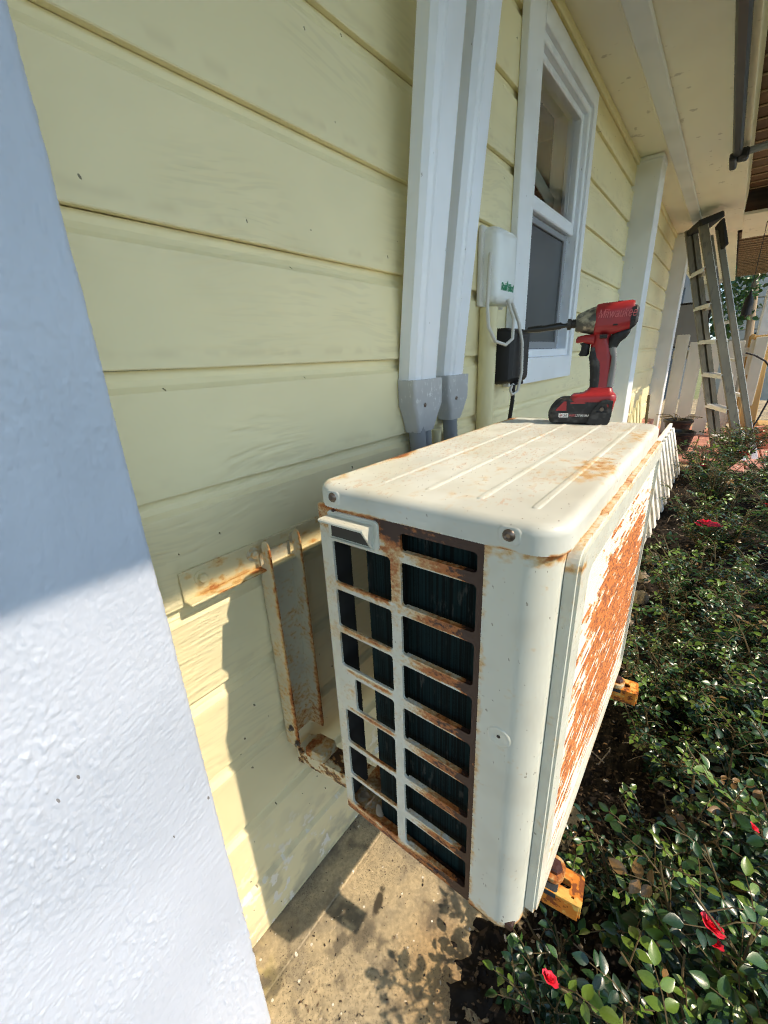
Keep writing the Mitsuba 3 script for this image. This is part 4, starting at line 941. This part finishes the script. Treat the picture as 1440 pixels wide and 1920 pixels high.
def bush(o, lab, ncane, height, spread, size, per, seed, individual=0, roses=(), dens=1.0, lean=(0, 0)):
    ncane = int(ncane * (2.1 if individual else 3.3))
    g = np.random.default_rng(seed)
    t = thing('rose_bush', lab, 'rose bush')
    o = np.array([o[0], o[1], float(soil_h(np.array([o[0]]), np.array([o[1]]))[0]) - 0.01 if o[1] < 3.7 else 0.295])
    canes, leaves = [], []
    heads = []
    targets = [(g.uniform(0, 2 * math.pi), g.uniform(0.25, 1.0), g.uniform(0.65, 1.0)) for _ in range(ncane)]
    ends = [o + np.array([spread * q * math.cos(a) + lean[0], spread * q * math.sin(a) + lean[1], height * hh]) for a, q, hh in targets]
    ends += [np.array(r[0]) - o * 0 for r in roses]
    for e in ends:
        d = e - o
        mid1 = o + d * 0.35 + np.array([g.normal(0, 0.04), g.normal(0, 0.04), 0.10 * height])
        mid2 = o + d * 0.72 + np.array([g.normal(0, 0.03), g.normal(0, 0.03), 0.06 * height])
        ts = np.linspace(0, 1, 12)[:, None]
        P = (1 - ts) ** 3 * o + 3 * ts * (1 - ts) ** 2 * mid1 + 3 * ts ** 2 * (1 - ts) * mid2 + ts ** 3 * e
        canes.append(tube(P, np.linspace(0.0042, 0.0016, 12), 5))
        n = int(per * dens)
        for k in range(n):
            f = 0.18 + 0.80 * (k + g.uniform(0, 1)) / n
            i = min(10, int(f * 11)); p = P[i] + (P[i + 1] - P[i]) * (f * 11 - i)
            tv = P[i + 1] - P[i]; tv /= np.linalg.norm(tv)
            a = g.uniform(0, 2 * math.pi)
            out = np.array([math.cos(a), math.sin(a), g.uniform(0.0, 0.9)])
            out /= np.linalg.norm(out)
            L = size * g.uniform(1.5, 2.8)
            q = p + out * L + np.array([0, 0, -0.18 * L])
            canes.append(tube([p, p + out * L * 0.5 + [0, 0, 0.05 * L], q], [0.0013, 0.0010, 0.0007], 4))
            up = np.array([g.normal(0, 0.45), g.normal(0, 0.45), 1.0]); up += 0.25 * SUNV; up /= np.linalg.norm(up)
            sd = np.cross(up, out); sd /= np.linalg.norm(sd) + 1e-9
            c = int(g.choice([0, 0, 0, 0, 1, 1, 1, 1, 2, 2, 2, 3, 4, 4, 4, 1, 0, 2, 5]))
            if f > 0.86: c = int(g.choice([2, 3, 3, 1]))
            ls = size * g.uniform(0.6, 1.15)
            for (fr_, sg, sc) in ((1.0, 0, 1.0), (0.68, 1, 0.9), (0.68, -1, 0.9), (0.36, 1, 0.75), (0.36, -1, 0.75)):
                bp = p + (q - p) * fr_ + np.array([0, 0, 0.02 * L])
                dv = out * (1.0 if sg == 0 else 0.45) + sd * sg + np.array([0, 0, -0.15]) + g.normal(0, 0.16, 3)
                u2 = up + g.normal(0, 0.25, 3)
                M = frame_of(dv, u2) * (ls * sc * g.uniform(0.85, 1.1))
                leaves.append((bp, M, c))
    obj('cane', cat(canes), 'm_stem', t, kind='stuff')
    # the leaves nearest to the viewer one by one, the rest as a mass
    dist = np.array([np.linalg.norm(l[0] - EYE) for l in leaves])
    front = np.array([(l[0] - EYE) @ FWD for l in leaves])
    keep = (dist > 0.33)
    order = [i for i in np.argsort(dist) if keep[i] and front[i] > 0.1][:individual]
    one = set(order)
    for i in order:
        bp, M, c = leaves[i]
        A = np.eye(4); A[:3, :3] = M; A[:3, 3] = bp
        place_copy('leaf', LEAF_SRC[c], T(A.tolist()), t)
    for c in range(len(LEAF_COLS)):
        ms = [leaves[i] for i in range(len(leaves)) if i not in one and keep[i] and leaves[i][2] == c]
        if not ms: continue
        B = np.array([m[0] for m in ms]); Ms = np.array([m[1] for m in ms])
        V = (np.einsum('kij,nj->kni', Ms, LV) + B[:, None]).reshape(-1, 3)
        F = (LF[None] + (np.arange(len(ms)) * len(LV))[:, None, None]).reshape(-1, 3)
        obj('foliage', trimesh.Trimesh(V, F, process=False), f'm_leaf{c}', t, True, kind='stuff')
    for p, r, mat, tilt in roses:
        fl = rose_flower(r, g)
        R = frame_of(np.array([tilt[0], tilt[1], 0.4]), np.array([tilt[0] * 0.7, tilt[1] * 0.7, 1.0]))
        v = np.array(fl.vertices) @ R.T + np.array(p); fl.vertices = v
        k = obj('rose', fl, mat, t, 50)
        cal = lathe([(r * 0.12, -r * 0.45), (r * 0.24, -r * 0.25), (r * 0.2, 0.02 * r)], 8)
        obj('sepal', move(cal, *p), 'm_leaf2', k, 40)
    return t
RD, PK = 'm_petal', 'm_petalpink'
bush((0.70, 0.50), 'rose bush nearest the viewer with a red bloom under the unit corner', 12, 0.36, 0.24, 0.028, 10, 11, 170, [((0.508, 0.378, 0.300), 0.012, RD, (-0.2, -0.6))], lean=(-0.01, -0.03))
bush((0.80, 0.62), 'near rose bush with an upright red double bloom at the lower right', 11, 0.36, 0.24, 0.028, 10, 12, 170, [((0.682, 0.575, 0.310), 0.017, RD, (-0.5, -0.6)), ((0.690, 0.568, 0.290), 0.012, RD, (-0.3, -0.8))])
bush((0.86, 0.95), 'rose bush at the right edge with one small red bloom over dark soil', 10, 0.34, 0.26, 0.028, 10, 13, 120, [((0.730, 0.775, 0.325), 0.012, RD, (-0.5, -0.5))])
bush((0.70, 0.84), 'sparse rose bush with dark leaves beside the front bracket arm', 9, 0.26, 0.22, 0.022, 11, 14, 90)
bush((0.92, 1.35), 'dense rose bush by the right edge behind the bare soil', 10, 0.34, 0.26, 0.021, 12, 15)
bush((0.68, 1.28), 'low rose bush with pale shoots beyond the farther bracket arm', 7, 0.26, 0.20, 0.021, 12, 16)
bush((0.60, 1.85), 'rose bush beside the far end of the unit', 10, 0.32, 0.24, 0.021, 12, 17)
bush((0.88, 1.85), 'leafy rose bush in the middle of the bed at the right edge', 11, 0.36, 0.26, 0.021, 12, 18)
bush((0.66, 2.35), 'rose bush carrying the big pink bloom', 12, 0.36, 0.28, 0.021, 11, 19, 0, [((0.612, 2.135, 0.405), 0.045, PK, (-0.2, -0.8)), ((0.575, 2.14, 0.40), 0.020, PK, (-0.6, -0.5))])
bush((0.96, 2.50), 'rose bush at the right edge with a red bloom cut by the frame', 11, 0.38, 0.28, 0.021, 11, 20, 0, [((0.815, 2.50, 0.42), 0.025, RD, (-0.5, -0.5))])
bush((0.62, 2.95), 'rose bush in front of the slatted rack', 11, 0.34, 0.28, 0.021, 10, 21)
bush((0.92, 3.10), 'rose bush below the patio edge on the right', 11, 0.34, 0.28, 0.021, 10, 22, 0, [((0.745, 3.55, 0.45), 0.03, RD, (-0.3, -0.7))])
bush((0.58, 3.50), 'rose bush with a blurred pink bloom in front of the patio bricks', 9, 0.26, 0.26, 0.025, 9, 23, 0, [((0.535, 3.40, 0.385), 0.035, PK, (-0.2, -0.6))])
bush((0.70, 3.85), 'bright small bush growing at the foot of the ladder', 12, 0.32, 0.24, 0.022, 9, 24)
bush((1.25, 0.85), 'rose bush just outside the right of the picture', 8, 0.36, 0.28, 0.03, 8, 25)
bush((1.30, 1.70), 'rose bush out to the right in the middle of the bed', 8, 0.40, 0.30, 0.03, 8, 26)
bush((0.585, 1.10), 'low dark rose bush against the lower front of the unit between its two bracket arms', 6, 0.20, 0.18, 0.019, 10, 27)
bush((0.56, 1.52), 'low rose bush tucked against the far lower corner of the unit', 7, 0.26, 0.20, 0.019, 10, 28)
bush((0.80, 1.15), 'rose bush between the bare soil and the dense bush at the right edge', 7, 0.32, 0.22, 0.021, 12, 29)
bush((0.76, 1.62), 'rose bush in the middle of the bed level with the far end of the unit', 7, 0.32, 0.24, 0.021, 12, 30)
bush((0.585, 0.70), 'low dark rose bush right beside the front rusted bracket foot', 6, 0.20, 0.16, 0.021, 9, 32)
bush((0.560, 1.30), 'low rose bush hugging the unit just past its farther bracket foot', 7, 0.24, 0.17, 0.019, 10, 33)
bush((0.515, 0.46), 'small low rose sprig under the near corner of the unit at the slab edge', 4, 0.14, 0.11, 0.022, 7, 34)
# crown of the tree beyond the porch
def crown(o, rad, n, size, seed, parent, mat):
    g = np.random.default_rng(seed)
    d = g.normal(0, 1, (n, 3)); d /= np.linalg.norm(d, axis=1)[:, None]
    lump = 0.65 + 0.5 * meshkit.fbm(d * 2.2 + seed, 3)
    B = np.array(o) + d * np.array(rad) * (g.uniform(0.35, 1.0, n) ** 0.5 * lump)[:, None]
    Ms = np.array([frame_of(g.normal(0, 1, 3), g.normal(0, 1, 3)) * size * g.uniform(0.6, 1.3) for _ in range(n)])
    V = (np.einsum('kij,nj->kni', Ms, LV) + B[:, None]).reshape(-1, 3)
    F = (LF[None] + (np.arange(n) * len(LV))[:, None, None]).reshape(-1, 3)
    obj('crown', trimesh.Trimesh(V, F, process=False), mat, parent, True, kind='stuff')
ft = thing('garden_tree', 'dark leafy tree in the sun beyond the porch lantern', 'tree')
obj('trunk', tube([(0.75, 9.9, 0.0), (0.78, 9.9, 1.0), (0.7, 9.9, 1.9), (0.6, 9.9, 2.6)], [0.07, 0.06, 0.05, 0.03], 8), 'm_brownpl', ft, 60)
crown((0.42, 9.9, 2.0), (0.42, 0.4, 0.9), 1300, 0.09, 32, ft, 'm_leaf2')

# ---------------------------------------------------------------- mulch, twigs, fallen petals
g = np.random.default_rng(41)
def scatter(n, region, size, cols, seed, lift=0.004, thick=0.25, slab=False):
    g = np.random.default_rng(seed)
    V, F, Cc = [], [], []
    base = np.array([(-0.5, -0.2, 0), (0.1, -0.28, 0.05), (0.55, -0.05, 0), (0.3, 0.25, 0.06), (-0.35, 0.22, 0.03), (0, 0, 0.16)])
    fc = np.array([(0, 1, 5), (1, 2, 5), (2, 3, 5), (3, 4, 5), (4, 0, 5)])
    x = g.uniform(region[0], region[1], n); y = region[2] + (region[3] - region[2]) * g.uniform(0, 1, n) ** 1.6
    z = np.zeros(n) if slab else soil_h(x, y)
    for i in range(n):
        s = size * g.uniform(0.5, 1.5); a = g.uniform(0, 6.28); b = g.normal(0, 0.15 if slab else 0.5)
        R = np.array([[math.cos(a), -math.sin(a), 0], [math.sin(a), math.cos(a), 0], [0, 0, 1]]) @ np.array([[math.cos(b), 0, math.sin(b)], [0, 1, 0], [-math.sin(b), 0, math.cos(b)]])
        q = (base * s * np.array([1, g.uniform(0.5, 1.2), 1])) @ R.T + [x[i], y[i], z[i] + lift]
        F.append(fc + len(V) * 6); V.append(q)
        c = np.array(cols[g.integers(len(cols))]) * g.uniform(0.7, 1.2)
        Cc.append(np.repeat(c[None], 6, 0))
    return trimesh.Trimesh(np.vstack(V), np.vstack(F), process=False), np.vstack(Cc)
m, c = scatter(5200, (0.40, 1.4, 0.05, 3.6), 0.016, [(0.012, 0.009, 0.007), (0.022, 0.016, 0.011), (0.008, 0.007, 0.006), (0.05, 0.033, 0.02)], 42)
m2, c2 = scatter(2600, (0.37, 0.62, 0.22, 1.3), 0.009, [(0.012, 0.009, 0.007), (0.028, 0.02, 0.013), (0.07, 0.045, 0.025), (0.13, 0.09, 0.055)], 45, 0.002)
m, c = cat([m, m2]), np.vstack([c, c2])
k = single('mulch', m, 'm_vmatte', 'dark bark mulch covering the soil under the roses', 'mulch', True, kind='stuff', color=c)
m, c = scatter(760, (0.42, 1.3, 0.1, 3.6), 0.012, [(0.52, 0.44, 0.33), (0.36, 0.22, 0.12), (0.30, 0.19, 0.11), (0.62, 0.55, 0.48)], 43, 0.012)
m2, c2 = scatter(150, (0.40, 0.60, 0.22, 0.75), 0.009, [(0.50, 0.42, 0.32), (0.34, 0.21, 0.12), (0.22, 0.13, 0.07), (0.60, 0.55, 0.47)], 46, 0.010)
m, c = cat([m, m2]), np.vstack([c, c2])
single('fallen_leaves', m, 'm_vmatte', 'dry tan leaves and petals fallen on the dark mulch', 'leaf litter', True, kind='stuff', color=c)
tw = []
for i in range(90):
    x, y = g.uniform(0.44, 0.95), 0.25 + 2.6 * g.uniform(0, 1) ** 1.5
    z = float(soil_h(np.array([x]), np.array([y]))[0]) + 0.02
    a = g.uniform(0, 6.28); L = g.uniform(0.05, 0.16)
    bd, hz = g.normal(0, 1.2), g.uniform(0, 0.05)
    pts = [(x, y, z)]
    for q in range(9):
        a += bd / 9 + g.normal(0, 0.12)
        pts.append((pts[-1][0] + L / 9 * math.cos(a), pts[-1][1] + L / 9 * math.sin(a), z + hz * math.sin(q / 2.8)))
    tw.append(tube(pts, np.linspace(0.0020, 0.0007, 10), 5))
single('twigs', cat(tw), 'm_twig', 'thin pale dead twigs lying over the mulch', 'twigs', kind='stuff')
m, c = scatter(330, (0.06, 0.44, 0.2, 0.9), 0.0045, [(0.06, 0.045, 0.03), (0.14, 0.09, 0.05), (0.5, 0.42, 0.3), (0.03, 0.025, 0.02)], 44, 0.001, slab=True)
single('slab_debris', m, 'm_vmatte', 'small crumbs and paint flakes scattered on the concrete slab', 'debris', True, kind='stuff', color=c)
for i, (x, y, z, s, a, lab) in enumerate(((0.190, 0.352, 0.442, 0.022, 0.5, 'small curled brown leaf nearest the wall inside the lower grille'), (0.215, 0.347, 0.442, 0.030, 1.3, 'largest curled brown leaf inside the lower grille'), (0.245, 0.345, 0.442, 0.024, 2.2, 'curled brown leaf by the middle upright inside the lower grille'))):
    R = np.array([[math.cos(a), 0, -math.sin(a)], [0, 1, 0], [math.sin(a), 0, math.cos(a)]]) * s
    lv = LV @ R.T + [x, y, z]
    single('dry_leaf', trimesh.Trimesh(lv, LF, process=False), 'm_brownpl', lab, 'dry leaf', True, 'dry leaves inside the unit')

for k, d in list(scene.items()):
    if k.startswith('m_') and d['type'] in ('principled', 'bumpmap'):
        scene[k] = two(d)
